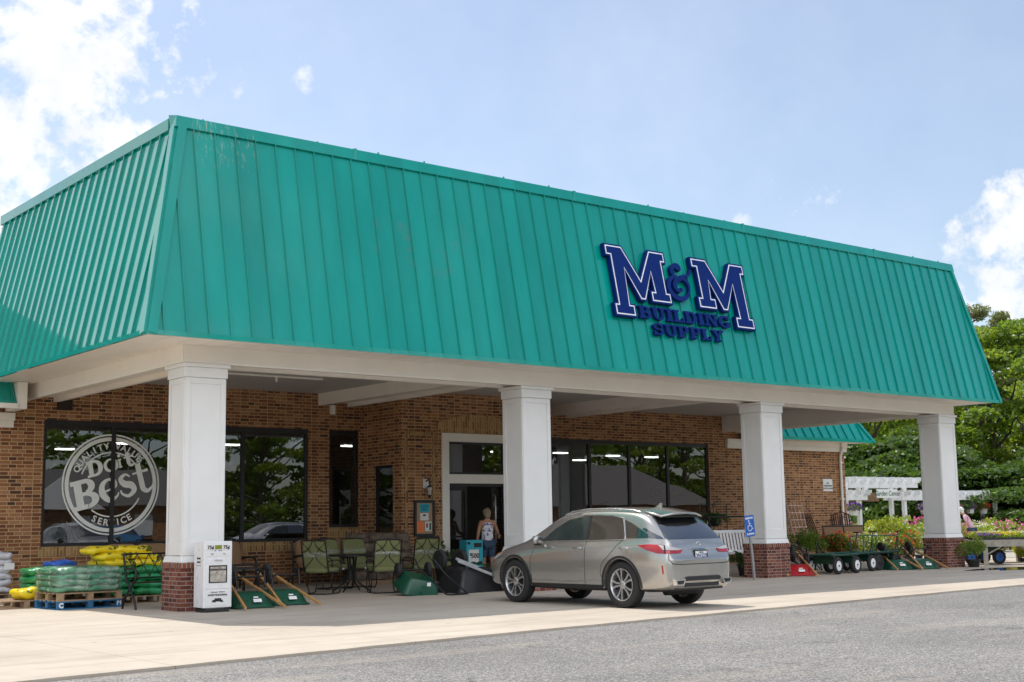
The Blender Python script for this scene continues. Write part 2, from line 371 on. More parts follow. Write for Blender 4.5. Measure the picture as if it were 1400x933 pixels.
# ------------------------------------------------------------------ mesh builder
class MB:
    def __init__(s): s.v = []; s.f = []; s.mi = []; s.k = 0; s.T = None
    def mat(s, k): s.k = k; return s
    def at(s, T): s.T = T; return s
    def add(s, vs, fs):
        n = len(s.v)
        for q in vs:
            q = Vector(q)
            s.v.append(s.T @ q if s.T is not None else q)
        for f in fs: s.f.append([i+n for i in f]); s.mi.append(s.k)
        return s
    def box(s, x0, x1, y0, y1, z0, z1):
        return s.add([(x0,y0,z0),(x1,y0,z0),(x1,y1,z0),(x0,y1,z0),(x0,y0,z1),(x1,y0,z1),(x1,y1,z1),(x0,y1,z1)],
                     [(0,3,2,1),(4,5,6,7),(0,1,5,4),(1,2,6,5),(2,3,7,6),(3,0,4,7)])
    def hexa(s, b, t):
        return s.add(list(b)+list(t), [(0,3,2,1),(4,5,6,7),(0,1,5,4),(1,2,6,5),(2,3,7,6),(3,0,4,7)])
    def obx(s, c, sz, R=None):
        x, y, z = [q/2 for q in sz]; R = R or Matrix.Identity(3); c = Vector(c)
        P = [R @ Vector(q) + c for q in [(-x,-y,-z),(x,-y,-z),(x,y,-z),(-x,y,-z),(-x,-y,z),(x,-y,z),(x,y,z),(-x,y,z)]]
        return s.add(P, [(0,3,2,1),(4,5,6,7),(0,1,5,4),(1,2,6,5),(2,3,7,6),(3,0,4,7)])
    def bar(s, a, b, w, h, up=(0,0,1)):
        a = Vector(a); b = Vector(b); d = (b-a); L = d.length; d.normalize()
        u = Vector(up)
        if abs(u.dot(d)) > .98: u = Vector((1,0,0))
        x = d.cross(u).normalized(); y = x.cross(d).normalized()
        P = []
        for e in (a, b):
            for i, j in ((-1,-1),(1,-1),(1,1),(-1,1)): P.append(e + x*(i*w/2) + y*(j*h/2))
        return s.add(P, [(0,3,2,1),(4,5,6,7),(0,1,5,4),(1,2,6,5),(2,3,7,6),(3,0,4,7)])
    def tube(s, pts, r, n=8, closed=False):
        pts = [Vector(p) for p in pts]; m = len(pts)
        rs = r if isinstance(r, (list, tuple)) else [r]*m
        V = []; F = []; prev = None
        for i, p in enumerate(pts):
            if closed: d = pts[(i+1) % m] - pts[i-1]
            else: d = (pts[min(i+1, m-1)] - pts[max(i-1, 0)])
            if d.length < 1e-9: d = Vector((0,0,1))
            d.normalize()
            if prev is None:
                u = Vector((0,0,1)) if abs(d.z) < .9 else Vector((1,0,0))
                x = d.cross(u).normalized()
            else:
                x = (prev - d*prev.dot(d)).normalized()
            prev = x; y = d.cross(x)
            for k in range(n):
                a = 2*pi*k/n; V.append(p + x*(cos(a)*rs[i]) + y*(sin(a)*rs[i]))
        for i in range(m if closed else m-1):
            j = (i+1) % m
            for k in range(n):
                l = (k+1) % n; F.append((i*n+k, j*n+k, j*n+l, i*n+l))
        if not closed:
            F.append(tuple(range(n))); F.append(tuple((m-1)*n+k for k in reversed(range(n))))
        return s.add(V, F)
    def lathe(s, prof, n=24, T=None, caps=True):
        old = s.T
        if T is not None: s.T = (old @ T) if old is not None else T
        V = []; F = []; m = len(prof)
        for (r, z) in prof:
            for k in range(n): a = 2*pi*k/n; V.append((r*cos(a), r*sin(a), z))
        for i in range(m-1):
            for k in range(n):
                l = (k+1) % n; F.append((i*n+k, i*n+l, (i+1)*n+l, (i+1)*n+k))
        if caps and prof[0][0] > 1e-6: F.append(tuple(reversed(range(n))))
        if caps and prof[-1][0] > 1e-6: F.append(tuple((m-1)*n+k for k in range(n)))
        s.add(V, F); s.T = old
        return s
    def prism(s, poly, z0, z1, T=None):
        old = s.T
        if T is not None: s.T = (old @ T) if old is not None else T
        n = len(poly)
        V = [(a, b, z0) for a, b in poly] + [(a, b, z1) for a, b in poly]
        F = [tuple(reversed(range(n))), tuple(range(n, 2*n))]
        for i in range(n): j = (i+1) % n; F.append((i, j, n+j, n+i))
        s.add(V, F); s.T = old
        return s
    def ell(s, c, r, nu=14, nv=9, e=1., wob=0., seed=0):
        R = random.Random(seed); V = []; F = []
        sp = lambda q: math.copysign(abs(q)**e, q)
        for j in range(nv+1):
            t = -pi/2 + pi*j/nv
            for i in range(nu):
                a = 2*pi*i/nu; w = 1 + R.uniform(-wob, wob)
                V.append((c[0]+r[0]*sp(cos(t))*sp(cos(a))*w, c[1]+r[1]*sp(cos(t))*sp(sin(a))*w, c[2]+r[2]*sp(sin(t))*w))
        for j in range(nv):
            for i in range(nu):
                k = (i+1) % nu; F.append((j*nu+i, j*nu+k, (j+1)*nu+k, (j+1)*nu+i))
        return s.add(V, F)
    def mesh(s, name, mats, smooth=None, weld=True):
        me = bpy.data.meshes.new(name)
        me.from_pydata([tuple(q) for q in s.v], [], s.f)
        for m in (mats if isinstance(mats, (list, tuple)) else [mats]): me.materials.append(m)
        me.polygons.foreach_set('material_index', s.mi)
        bm = bmesh.new(); bm.from_mesh(me)
        if weld: bmesh.ops.remove_doubles(bm, verts=bm.verts, dist=1e-5)
        bmesh.ops.recalc_face_normals(bm, faces=bm.faces)
        bm.to_mesh(me); bm.free()
        if smooth:
            me.polygons.foreach_set('use_smooth', [True]*len(me.polygons))
            me.set_sharp_from_angle(angle=radians(smooth))
        me.update()
        return me
    def build(s, name, mats, parent=None, smooth=None, bevel=0, sub=0, weld=True):
        o = bpy.data.objects.new(name, s.mesh(name, mats, smooth, weld)); COL.objects.link(o)
        if parent is not None: o.parent = parent
        if bevel:
            b = o.modifiers.new('bevel', 'BEVEL'); b.width = bevel; b.segments = 2; b.limit_method = 'ANGLE'; b.angle_limit = radians(40)
        if sub:
            b = o.modifiers.new('sub', 'SUBSURF'); b.levels = sub; b.render_levels = sub
        return o

def tag(o, label=None, cat=None, group=None, kind=None):
    if label: o['label'] = label
    if cat: o['category'] = cat
    if group: o['group'] = group
    if kind: o['kind'] = kind
    return o

def thing(name, label, cat, loc=(0,0,0), rz=0., group=None, rot=None):
    o = bpy.data.objects.new(name, None); COL.objects.link(o)
    o.location = loc; o.rotation_euler = rot or (0, 0, rz); o.empty_display_size = .1
    return tag(o, label, cat, group)

KIDS = {}
def copytree(root, loc, rz=0., label=None, group=None, scale=None, parent=None, top=True):
    c = root.copy(); COL.objects.link(c)
    if top:
        c.location = loc; c.rotation_euler = (0, 0, rz)
        if label: c['label'] = label
        if group: c['group'] = group
        if scale: c.scale = (scale,)*3 if not isinstance(scale, tuple) else scale
    if parent is not None: c.parent = parent
    for ch in list(root.children): copytree(ch, None, parent=c, top=False)
    return c

def textmesh(txt, size, depth=.004, bold=0., shear=0., align='CENTER', spacing=1.):
    cu = bpy.data.curves.new('txt', 'FONT'); cu.body = txt; cu.size = size; cu.extrude = depth/2
    cu.offset = bold; cu.shear = shear; cu.align_x = align; cu.align_y = 'CENTER'; cu.resolution_u = 3; cu.space_character = spacing
    o = bpy.data.objects.new('txt', cu); COL.objects.link(o)
    dg = bpy.context.evaluated_depsgraph_get(); dg.update()
    me = bpy.data.meshes.new_from_object(o.evaluated_get(dg))
    vs = [v.co.copy() for v in me.vertices]; fs = [tuple(p.vertices) for p in me.polygons]
    COL.objects.unlink(o); bpy.data.objects.remove(o); bpy.data.meshes.remove(me); bpy.data.curves.remove(cu)
    return vs, fs

FRONT = Matrix(((1,0,0,0),(0,0,-1,0),(0,1,0,0),(0,0,0,1)))   # local xy -> world xz, local z -> -y (towards the lot)
def addtext(mb, txt, size, T, **kw):
    vs, fs = textmesh(txt, size, **kw)
    old = mb.T; mb.T = (old @ T) if old is not None else T
    mb.add(vs, fs); mb.T = old
    return mb

def leafmesh(name, pts, size, mat_, seed=0, up=.0, aspect=.62, jitter=.35):
    """rhombic leaf faces at the points; pts is an (n,3) array"""
    r = np.random.default_rng(seed); n = len(pts)
    d = r.normal(size=(n,3)); d[:,2] += up; d /= np.linalg.norm(d, axis=1)[:,None]
    q = r.normal(size=(n,3)); a = np.cross(d, q); a /= np.linalg.norm(a, axis=1)[:,None]; b = np.cross(d, a)
    s = (size*(1 + r.uniform(-jitter, jitter, n)))[:,None]
    V = np.empty((n,4,3)); V[:,0] = pts - a*s*.5; V[:,1] = pts + b*s*.5*aspect + d*s*.06; V[:,2] = pts + a*s*.5; V[:,3] = pts - b*s*.5*aspect + d*s*.06
    me = bpy.data.meshes.new(name)
    me.vertices.add(n*4); me.vertices.foreach_set('co', V.reshape(-1).astype(np.float32))
    me.loops.add(n*4); me.loops.foreach_set('vertex_index', np.arange(n*4, dtype=np.int32))
    me.polygons.add(n); me.polygons.foreach_set('loop_start', np.arange(0, n*4, 4, dtype=np.int32))
    me.polygons.foreach_set('loop_total', np.full(n, 4, dtype=np.int32))
    me.materials.append(mat_); me.update(calc_edges=True)
    return me

def leafobj(name, pts, size, mat_, parent, **kw):
    o = bpy.data.objects.new(name, leafmesh(name, pts, size, mat_, **kw)); COL.objects.link(o); o.parent = parent
    return o

def blobpts(n, c, r, seed, shell=.5):
    g = np.random.default_rng(seed); d = g.normal(size=(n,3)); d /= np.linalg.norm(d, axis=1)[:,None]
    t = g.uniform(shell, 1, n)[:,None]**.6
    return np.array(c) + d*t*np.array(r)
# ------------------------------------------------------------------ camera, sky, sun
cam = bpy.data.cameras.new('camera'); camo = bpy.data.objects.new('camera', cam); COL.objects.link(camo)
fw = Vector((0.6213546, 0.7713340, 0.1377039)); rt = Vector((0.7800067, -0.6255800, -0.0154655)); up = Vector((-0.0742158, -0.1170195, 0.9903527))
camo.matrix_world = Matrix(((rt.x, up.x, -fw.x, 0), (rt.y, up.y, -fw.y, 0), (rt.z, up.z, -fw.z, 1.29), (0,0,0,1)))
cam.sensor_width = 36; cam.lens = 1796.74/1400*36; cam.clip_start = .1; cam.clip_end = 2000
SC.camera = camo

SUN = Vector((-.05, .553, 1)).normalized()
sl = bpy.data.lights.new('sun', 'SUN'); sl.energy = 2.75; sl.angle = radians(.5); sl.color = (1, .955, .88)
so = bpy.data.objects.new('sun', sl); COL.objects.link(so)
so.rotation_euler = SUN.to_track_quat('Z', 'Y').to_euler()

w = bpy.data.worlds.new('World'); SC.world = w; w.use_nodes = True
nt = w.node_tree; bg = nt.nodes['Background']
sky = nt.nodes.new('ShaderNodeTexSky'); sky.sky_type = 'NISHITA'; sky.sun_disc = False
sky.sun_elevation = math.asin(SUN.z); sky.sun_rotation = math.atan2(SUN.x, SUN.y)
sky.air_density = 1.0; sky.dust_density = 1.1; sky.ozone_density = 1.2
dirn = nt.nodes.new('ShaderNodeTexCoord').outputs['Generated']
sc_ = N(nt, 'ShaderNodeSeparateXYZ'); nt.links.new(dirn, sc_.inputs[0])
nA = noise(nt, 11.0, 8, .6, dirn); nB = noise(nt, 45, 8, .62, dirn); nC = noise(nt, 3.2, 6, .6, dirn)
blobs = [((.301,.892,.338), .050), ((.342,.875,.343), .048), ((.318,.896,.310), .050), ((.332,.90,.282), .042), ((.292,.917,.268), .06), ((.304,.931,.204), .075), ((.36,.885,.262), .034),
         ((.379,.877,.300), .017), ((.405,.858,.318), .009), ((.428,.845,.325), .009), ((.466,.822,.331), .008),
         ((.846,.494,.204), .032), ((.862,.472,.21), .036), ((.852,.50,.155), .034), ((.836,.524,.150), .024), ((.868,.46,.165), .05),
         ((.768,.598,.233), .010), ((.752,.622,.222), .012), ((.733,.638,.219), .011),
         ((-.27,.91,.33), .30), ((-.55,.75,.4), .3), ((-.75,.40,.53), .42), ((-.5,-.7,.5), .5), ((.1,-.85,.5), .5), ((-.8,.1,.55), .35), ((.1,-.5,.86), .4)]  # this row: out-of-frame clouds added to brighten the left roof and shaded front
acc = None
wisp = None
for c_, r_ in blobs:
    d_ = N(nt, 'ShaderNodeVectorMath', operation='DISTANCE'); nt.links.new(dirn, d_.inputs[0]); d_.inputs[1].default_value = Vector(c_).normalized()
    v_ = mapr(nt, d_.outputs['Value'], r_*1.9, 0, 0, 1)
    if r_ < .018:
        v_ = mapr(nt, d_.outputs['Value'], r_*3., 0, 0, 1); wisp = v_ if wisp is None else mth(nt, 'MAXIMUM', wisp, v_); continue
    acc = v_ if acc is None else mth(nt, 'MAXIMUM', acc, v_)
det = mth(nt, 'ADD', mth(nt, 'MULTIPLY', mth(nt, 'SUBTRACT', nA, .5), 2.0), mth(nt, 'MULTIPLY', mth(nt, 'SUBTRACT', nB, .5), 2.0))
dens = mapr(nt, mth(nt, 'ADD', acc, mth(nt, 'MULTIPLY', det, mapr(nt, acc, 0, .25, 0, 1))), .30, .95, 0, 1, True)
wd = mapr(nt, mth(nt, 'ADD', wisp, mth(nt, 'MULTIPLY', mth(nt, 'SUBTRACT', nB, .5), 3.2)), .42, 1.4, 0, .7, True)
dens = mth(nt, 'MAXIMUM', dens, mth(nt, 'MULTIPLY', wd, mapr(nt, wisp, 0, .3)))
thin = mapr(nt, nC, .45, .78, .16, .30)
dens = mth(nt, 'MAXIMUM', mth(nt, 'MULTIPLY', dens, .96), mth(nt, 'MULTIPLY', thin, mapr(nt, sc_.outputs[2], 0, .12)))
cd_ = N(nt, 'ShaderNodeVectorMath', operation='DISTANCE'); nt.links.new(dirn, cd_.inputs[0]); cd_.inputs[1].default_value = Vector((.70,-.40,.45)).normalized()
dens = mth(nt, 'MULTIPLY', dens, mapr(nt, cd_.outputs['Value'], .32, .68, .12, 1., True))       # unseen clouds thinned here so the front roof mirrors plain blue
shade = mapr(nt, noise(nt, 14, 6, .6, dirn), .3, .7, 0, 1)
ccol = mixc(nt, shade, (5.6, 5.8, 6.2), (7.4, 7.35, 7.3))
gain = mapr(nt, sc_.outputs[1], .15, -.45, 1., 2.5)      # added boost: unseen clouds behind the camera fill the shaded front
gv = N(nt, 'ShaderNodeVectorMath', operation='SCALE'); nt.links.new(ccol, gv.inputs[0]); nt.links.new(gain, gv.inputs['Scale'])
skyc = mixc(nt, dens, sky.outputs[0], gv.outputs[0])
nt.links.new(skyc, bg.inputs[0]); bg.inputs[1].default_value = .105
WORLD_BG = bg

SC.view_settings.view_transform = 'Standard'; SC.view_settings.look = 'None'
SC.view_settings.exposure = .61; SC.view_settings.gamma = 1
SC.render.engine = 'CYCLES'
SC.cycles.max_bounces = 8; SC.cycles.transparent_max_bounces = 12; SC.cycles.glossy_bounces = 4
try: SC.cycles.use_denoising = True
except Exception: pass

# ------------------------------------------------------------------ ground
g = MB()
g.add([(-400,-400,-.03),(600,-400,-.03),(600,600,-.03),(-400,600,-.03)], [(0,1,2,3)])
tag(g.build('asphalt_lot', M['asphalt']), 'bleached grey asphalt parking lot', None, kind='structure')
c = MB()
slope = .121; yl = lambda x: 11.87 + slope*(x-4.07)
# apron: asphalt edge -> wing walls; a thin slab a little proud of the asphalt
e = [(-30, yl(-30)), (4, yl(4)-.02), (9, yl(9)+.02), (14.5, yl(14.5)-.14), (20, yl(20)-.38), (26, yl(26)-.6), (38.5, yl(38.5)-1.3)]
ee = []
RE = random.Random(3)
for i in range(len(e)-1):
    a, b = Vector(e[i]), Vector(e[i+1]); n_ = max(1, int((b-a).length/.35))
    for k in range(n_): q = a.lerp(b, k/n_); ee.append((q.x, q.y + (RE.uniform(-.025, .025) if q.x > 0 else 0)))
e = ee + [e[-1]]
poly = e + [(38.5, 60), (-30, 60)]
c.prism(poly, -.2, 0)
tag(c.build('concrete_apron', M['concrete']), 'pale concrete apron round the store', None, kind='structure')
lw = MB(); lw.prism([(38.51,10),(140,-20),(140,120),(38.51,60)], -.1, -.012)
tag(lw.build('garden_ground', M['gravel']), 'pale gravel ground of the garden yard', None, kind='structure')
lw = MB(); lw.prism([(58,20),(240,-40),(240,200),(58,70)], -.05, -.004)
tag(lw.build('lawn', M['grass']), 'grass below the trees', None, kind='structure')
lw = MB(); lw.prism([(-160,-260),(200,-260),(200,-34),(-160,-34)], -.028, -.022)
tag(lw.build('verge', M['grass']), 'grass verge across the lot', None, kind='structure')
pd = MB(); R_ = random.Random(4)
pp = []
for k in range(40):
    a = 2*pi*k/40; r = 1 + .22*sin(3*a+.6) + .12*sin(7*a) + R_.uniform(-.05, .05)
    pp.append((31.2 + 2.5*r*cos(a) + .2*sin(a), 17.95 + .62*r*sin(a)))
pd.add([(x, y, .004) for x, y in pp], [list(range(40))])
tag(pd.build('puddle', M['puddle']), 'shallow puddle on the concrete', None, kind='structure')

# ------------------------------------------------------------------ store building
B = thing('store_building', 'brick store with a big teal metal mansard canopy on white columns', 'store', (0,0,0))
def holewall(mb, u0, u1, z0, z1, holes, put):
    cur = u0
    for (a, b, zl, zh) in sorted(holes):
        if a > cur: put(cur, a, z0, z1)
        if zl > z0: put(a, b, z0, zl)
        if zh < z1: put(a, b, zh, z1)
        cur = b
    if cur < u1: put(cur, u1, z0, z1)
YW = 27.21; TH = .3
WIN1 = (9.47, 15.71, .97, 3.58); WIN2 = (16.27, 17.10, 1.27, 3.58); WIN3 = (23.21, 29.44, .97, 3.58)
XB0, XB1, YB = 17.236, 21.70, 25.588
DOOR = (18.39, 20.55, 0, 3.47)
wl = MB()
pY = lambda y0, y1: (lambda a, b, c_, d: wl.box(a, b, y0, y1, c_, d))
pX = lambda x0, x1: (lambda a, b, c_, d: wl.box(x0, x1, a, b, c_, d))
holewall(wl, -9, XB0+.25, 0, 4.43, [WIN1, WIN2], pY(YW, YW+TH))
holewall(wl, XB0, XB1, 0, 4.43, [DOOR], pY(YB, YB+.25))
holewall(wl, YB+.25, YW, 0, 4.43, [(25.94, 26.77, 0, 2.715)], pX(XB0, XB0+.25))
wl.box(XB1-.25, XB1, YB+.25, YW, 0, 4.43)
holewall(wl, XB1-.25, 36.0, 0, 4.43, [WIN3], pY(YW, YW+TH))
wl.box(35.7, 36.0, YW+TH, 46, 0, 3.9); wl.box(-9, -8.7, YW+TH, 46, 0, 3.9); wl.box(-8.7, 35.7, 45.7, 46, 0, 3.9)
wall = wl.build('brick_wall', M['brick'], B)
# rowlock sills and corner pilaster strips: the panel round the entrance stands slightly proud
ar = MB(); cx = 19.47; arcp = []
for k in range(17):
    t = -1 + 2*k/16; arcp.append((cx + 1.2*t, 3.71 + .24*(1-t*t)))
ar.prism([(cx+1.2, 3.482), (cx+1.2, 3.70)] + arcp[::-1] + [(cx-1.2, 3.482)], 0, .035, Matrix.Translation((0, YB, 0)) @ FRONT)
ar.build('entrance_arch', M['brick_arch'], B)
for (x0, x1) in ((XB0+.10, 18.2), (20.74, XB1-.1)):
    sb = MB()
    sb.box(x0, x1, YB-.02, YB, 3.40, 3.48)
    sb.box(x0, x0+.07, YB-.02, YB, 0, 3.40); sb.box(x1-.07, x1, YB-.02, YB, 0, 3.40)
    sb.build('brick_panel_border', M['brick_arch'], B)
for (a, b, zl, zh) in (WIN1, WIN2, WIN3): sl_ = MB(); sl_.box(a-.05, b+.05, YW-.015, YW-.001, zl-.20, zl-.002); sl_.build('brick_sill_course', M['brick_arch'], B)
vb = MB(); vb.box(9.72, 10.02, YW-.08, YW-.002, 3.78, 4.0); vb.build('wall_vent', M['vent'], B)

def pane(pts, parent, m='glass'):
    me = bpy.data.meshes.new('pane'); me.from_pydata(pts, [], [(0,1,2,3)]); me.materials.append(M[m])
    o = bpy.data.objects.new('pane', me); COL.objects.link(o); o.parent = parent; return o
def window(x0, x1, z0, z1, mull, y=YW, fw_=.07, deep=.10, name='window'):
    f = MB(); yf = y+.045; yb = yf+.07
    f.box(x0, x0+fw_, yf, yb, z0, z1); f.box(x1-fw_, x1, yf, yb, z0, z1)
    f.box(x0+fw_, x1-fw_, yf, yb, z0, z0+fw_); f.box(x0+fw_, x1-fw_, yf, yb, z1-fw_*1.6, z1)
    for m_ in mull: f.box(m_-.045, m_+.045, yf-.006, yb, z0+fw_, z1-fw_*1.6)
    fo = f.build(name, M['black'], B)
    xs_ = [x0+fw_] + [q for m_ in mull for q in (m_-.045, m_+.045)] + [x1-fw_]
    for i in range(0, len(xs_), 2):
        pane([(xs_[i], yf+.03, z0+fw_), (xs_[i+1], yf+.03, z0+fw_), (xs_[i+1], yf+.03, z1-fw_*1.6), (xs_[i], yf+.03, z1-fw_*1.6)], fo)
    return fo
window(*WIN1, [10.98, 12.52, 14.03]); window(*WIN2, []); window(*WIN3, [24.66, 26.19, 27.74])
# entrance: white surround, transom light, dark sliding doors
d = MB(); y0, y1 = YB-.04, YB+.16
d.box(18.39, 18.60, y0, y1, 0, 3.47); d.box(20.34, 20.55, y0, y1, 0, 3.47)
d.box(18.60, 20.34, y0, y1, 3.27, 3.47); d.box(18.60, 20.34, y0, y1, 2.27, 2.49)
ef = d.build('entrance_frame', M['trimwhite'], B, bevel=.006)
t = MB(); t.box(18.60, 20.34, YB+.05, YB+.12, 3.21, 3.27); t.box(18.60, 20.34, YB+.05, YB+.12, 2.49, 2.54)
t.box(18.60, 18.65, YB+.05, YB+.12, 2.54, 3.21); t.box(20.28, 20.34, YB+.05, YB+.12, 2.54, 3.21)
tf = t.build('transom_window', M['black'], B)
pane([(18.65, YB+.08, 2.54), (20.28, YB+.08, 2.54), (20.28, YB+.08, 3.21), (18.65, YB+.08, 3.21)], tf)
def doorleaf(x0, x1, y, name='sliding_door'):
    t = MB(); t.box(x0, x0+.06, y, y+.05, .01, 2.2); t.box(x1-.06, x1, y, y+.05, .01, 2.2)
    t.box(x0+.06, x1-.06, y, y+.05, .01, .16); t.box(x0+.06, x1-.06, y, y+.05, 2.1, 2.2); t.box(x0+.06, x1-.06, y, y+.05, .98, 1.02)
    o = t.build(name, M['blackmetal'], B)
    for za, zb in ((.16, .98), (1.02, 2.1)): pane([(x0+.06, y+.025, za), (x1-.06, y+.025, za), (x1-.06, y+.025, zb), (x0+.06, y+.025, zb)], o, 'doorglass')
    return o
doorleaf(18.61, 19.22, YB+.10)
doorleaf(20.02, 20.33, YB+.17)
t = MB(); t.box(18.60, 20.34, YB+.06, YB+.24, 2.2, 2.27); t.box(20.28, 20.34, YB+.02, YB+.09, 0, 2.2); t.build('door_header', M['black'], B)
hd = MB(); hd.tube([(20.10, YB+.16, .8), (20.10, YB+.11, .85), (20.10, YB+.11, 1.95), (20.10, YB+.16, 2.0)], .016, 8); hd.build('door_pull', M['steel'], B, smooth=40)
# side door in the return wall
t = MB(); X = XB0+.06
t.box(X, X+.07, 25.94, 26.0, 0, 2.715); t.box(X, X+.07, 26.71, 26.77, 0, 2.715); t.box(X, X+.07, 26.0, 26.71, 2.64, 2.715); t.box(X, X+.07, 26.0, 26.71, 0, .2)
sd = t.build('side_door', M['black'], B)
pane([(X+.03, 26.71, .2), (X+.03, 26.0, .2), (X+.03, 26.0, 2.64), (X+.03, 26.71, 2.64)], sd)
# dark letters seen behind the narrow window glass
t = MB(); addtext(t, 'DECOR CENTER', .26, Matrix.Translation((16.62, YW+.105, 2.06)) @ FRONT, depth=.004, bold=.006)
# keep only letters inside the narrow window
bm = bmesh.new(); me_ = t.mesh('x', M['ink']); bm.from_mesh(me_)
kill = [f for f in bm.faces if not (16.36 < f.calc_center_median().x < 17.02)]
bmesh.ops.delete(bm, geom=kill, context='FACES'); bm.to_mesh(me_); bm.free()
o = bpy.data.objects.new('window_lettering', me_); COL.objects.link(o); o.parent = B

# interior shell
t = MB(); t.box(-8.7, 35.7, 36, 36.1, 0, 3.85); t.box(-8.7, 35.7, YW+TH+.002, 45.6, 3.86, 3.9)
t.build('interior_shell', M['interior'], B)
for (x, y) in [(9.6,30.2),(12.6,30.8),(15.2,30.2),(15.4,32.8),(12.2,33.5),(18.2,29.4),(19.6,28.6),(20.6,30.4),(23.6,30.0),(24.7,31.2),(25.8,29.8),(28.5,30.4),(30.4,30.6),(29.4,33.0)]:
    t = MB(); t.box(x-.24, x+.24, y-.12, y+.12, 3.38, 3.46); L_ = t.build('ceiling_light', M['card'], B)
    t = MB(); t.box(x-.22, x+.22, y-.1, y-.03, 3.345, 3.378); t.box(x-.22, x+.22, y+.03, y+.1, 3.345, 3.378); t.build('tube', M['lamp_on'], L_)

# ---- canopy
XL, XR, YE, ZE = 8.0116, 31.4993, 18.7324, 4.2426
XT0, XT1, YT, ZT = 8.7987, 30.7173, 19.5005, 7.9356
YBK, YTB = 28.83, 28.06
def mansard(mb, A, Bp, At, Bt, step=.3745, start=.275, rib=(.016, .040)):
    A, Bp, At, Bt = map(Vector, (A, Bp, At, Bt))
    u = (Bp-A).normalized(); L = (Bp-A).length
    tvec = (At-A) - u*(At-A).dot(u); H = tvec.length; v = tvec.normalized(); n = u.cross(v).normalized()
    iA = (At-A).dot(u); iB = (Bp-Bt).dot(u)
    mb.hexa([A-n*.05, Bp-n*.05, Bt-n*.05, At-n*.05], [A, Bp, Bt, At])
    x = start
    while x < L-.02:
        t = min(1., x/max(iA, 1e-6), (L-x)/max(iB, 1e-6))
        if t*H > .06:
            c0 = A + u*x; c1 = c0 + v*(t*H-.02)
            w_, h_ = rib
            b = [c0-u*w_/2, c0+u*w_/2, c0+u*w_/2+n*h_, c0-u*w_/2+n*h_]
            mb.hexa(b, [q + (c1-c0) for q in b])
        x += step
    return u, v, n
def hipstrip(mb, P0, P1, u, n, inward, wd=.15, th=.05):
    P0, P1 = Vector(P0), Vector(P1); d = (P1-P0).normalized(); wv = n.cross(d).normalized()
    if wv.dot(Vector(inward)) < 0: wv = -wv
    b = [P0, P0+wv*wd, P1+wv*wd, P1]
    mb.hexa([q - n*.01 for q in b], [q + n*th for q in b])
eFL, eFR, tFL, tFR = (XL,YE,ZE), (XR,YE,ZE), (XT0,YT,ZT), (XT1,YT,ZT)
eBL, eBR, tBL, tBR = (XL,YBK,ZE), (XR,YBK,ZE), (XT0,YTB,ZT), (XT1,YTB,ZT)
mf = MB(); uF = mansard(mf, eFL, eFR, tFL, tFR)
hipstrip(mf, eFL, tFL, uF[0], uF[2], (1,0,0)); hipstrip(mf, eFR, tFR, uF[0], uF[2], (-1,0,0), .10)
mf.box(XL-.01, XR+.01, YE-.028, YE+.02, ZE-.03, ZE+.045)
RF = mf.build('mansard_roof', M['teal'], B)
ml = MB(); uL = mansard(ml, eBL, eFL, tBL, tFL, start=.2)
hipstrip(ml, eFL, tFL, uL[0], uL[2], (0,1,0)); ml.box(XL-.028, XL+.02, YE+.021, YBK, ZE-.03, ZE+.045)
ml.build('mansard_side', M['teal'], B)
mr = MB(); uR = mansard(mr, eFR, eBR, tFR, tBR); hipstrip(mr, eFR, tFR, uR[0], uR[2], (0,1,0)); mr.build('mansard_side', M['teal'], B)
mk = MB(); mansard(mk, eBR, eBL, tBR, tBL); mk.build('mansard_back', M['teal'], B)
cp = MB(); o_ = .085; zc0, zc1 = 7.755, 7.952
cp.hexa([(XT0-o_,YT-o_,zc0),(XT1+o_,YT-o_,zc0),(XT1+o_,YT+.12,zc0),(XT0-o_,YT+.12,zc0)], [(XT0-o_+.03,YT-o_+.03,zc1),(XT1+o_-.03,YT-o_+.03,zc1),(XT1+o_,YT+.20,zc1+.06),(XT0-o_,YT+.20,zc1+.06)])
cp.box(XT0-o_, XT0+.2, YT+.201, YTB+o_, zc0, zc1+.003); cp.box(XT1-.2, XT1+o_, YT+.201, YTB+o_, zc0, zc1+.003); cp.box(XT0+.2, XT1-.2, YTB-.2, YTB+o_, zc0, zc1)
R_ = random.Random(9)
x = XT0 + .4
while x < XT1: cp.box(x, x+.03, YT-o_+.04, YT-o_+.07, zc1, zc1+R_.choice((.012, .02, .035))); x += R_.uniform(1.0, 2.9)
for x in (12.1, 17.3, 22.4, 27.3): cp.box(x, x+.06, YT-o_-.004, YT+.1, zc0-.004, zc1+.01)
cp.build('roof_cap', M['teal'], RF, bevel=.012)
fl = MB(); fl.box(XT0+.1, XT1-.1, YT+.21, YTB-.21, 7.5, 7.6); fl.build('flat_roof_deck', M['shingle'], B)
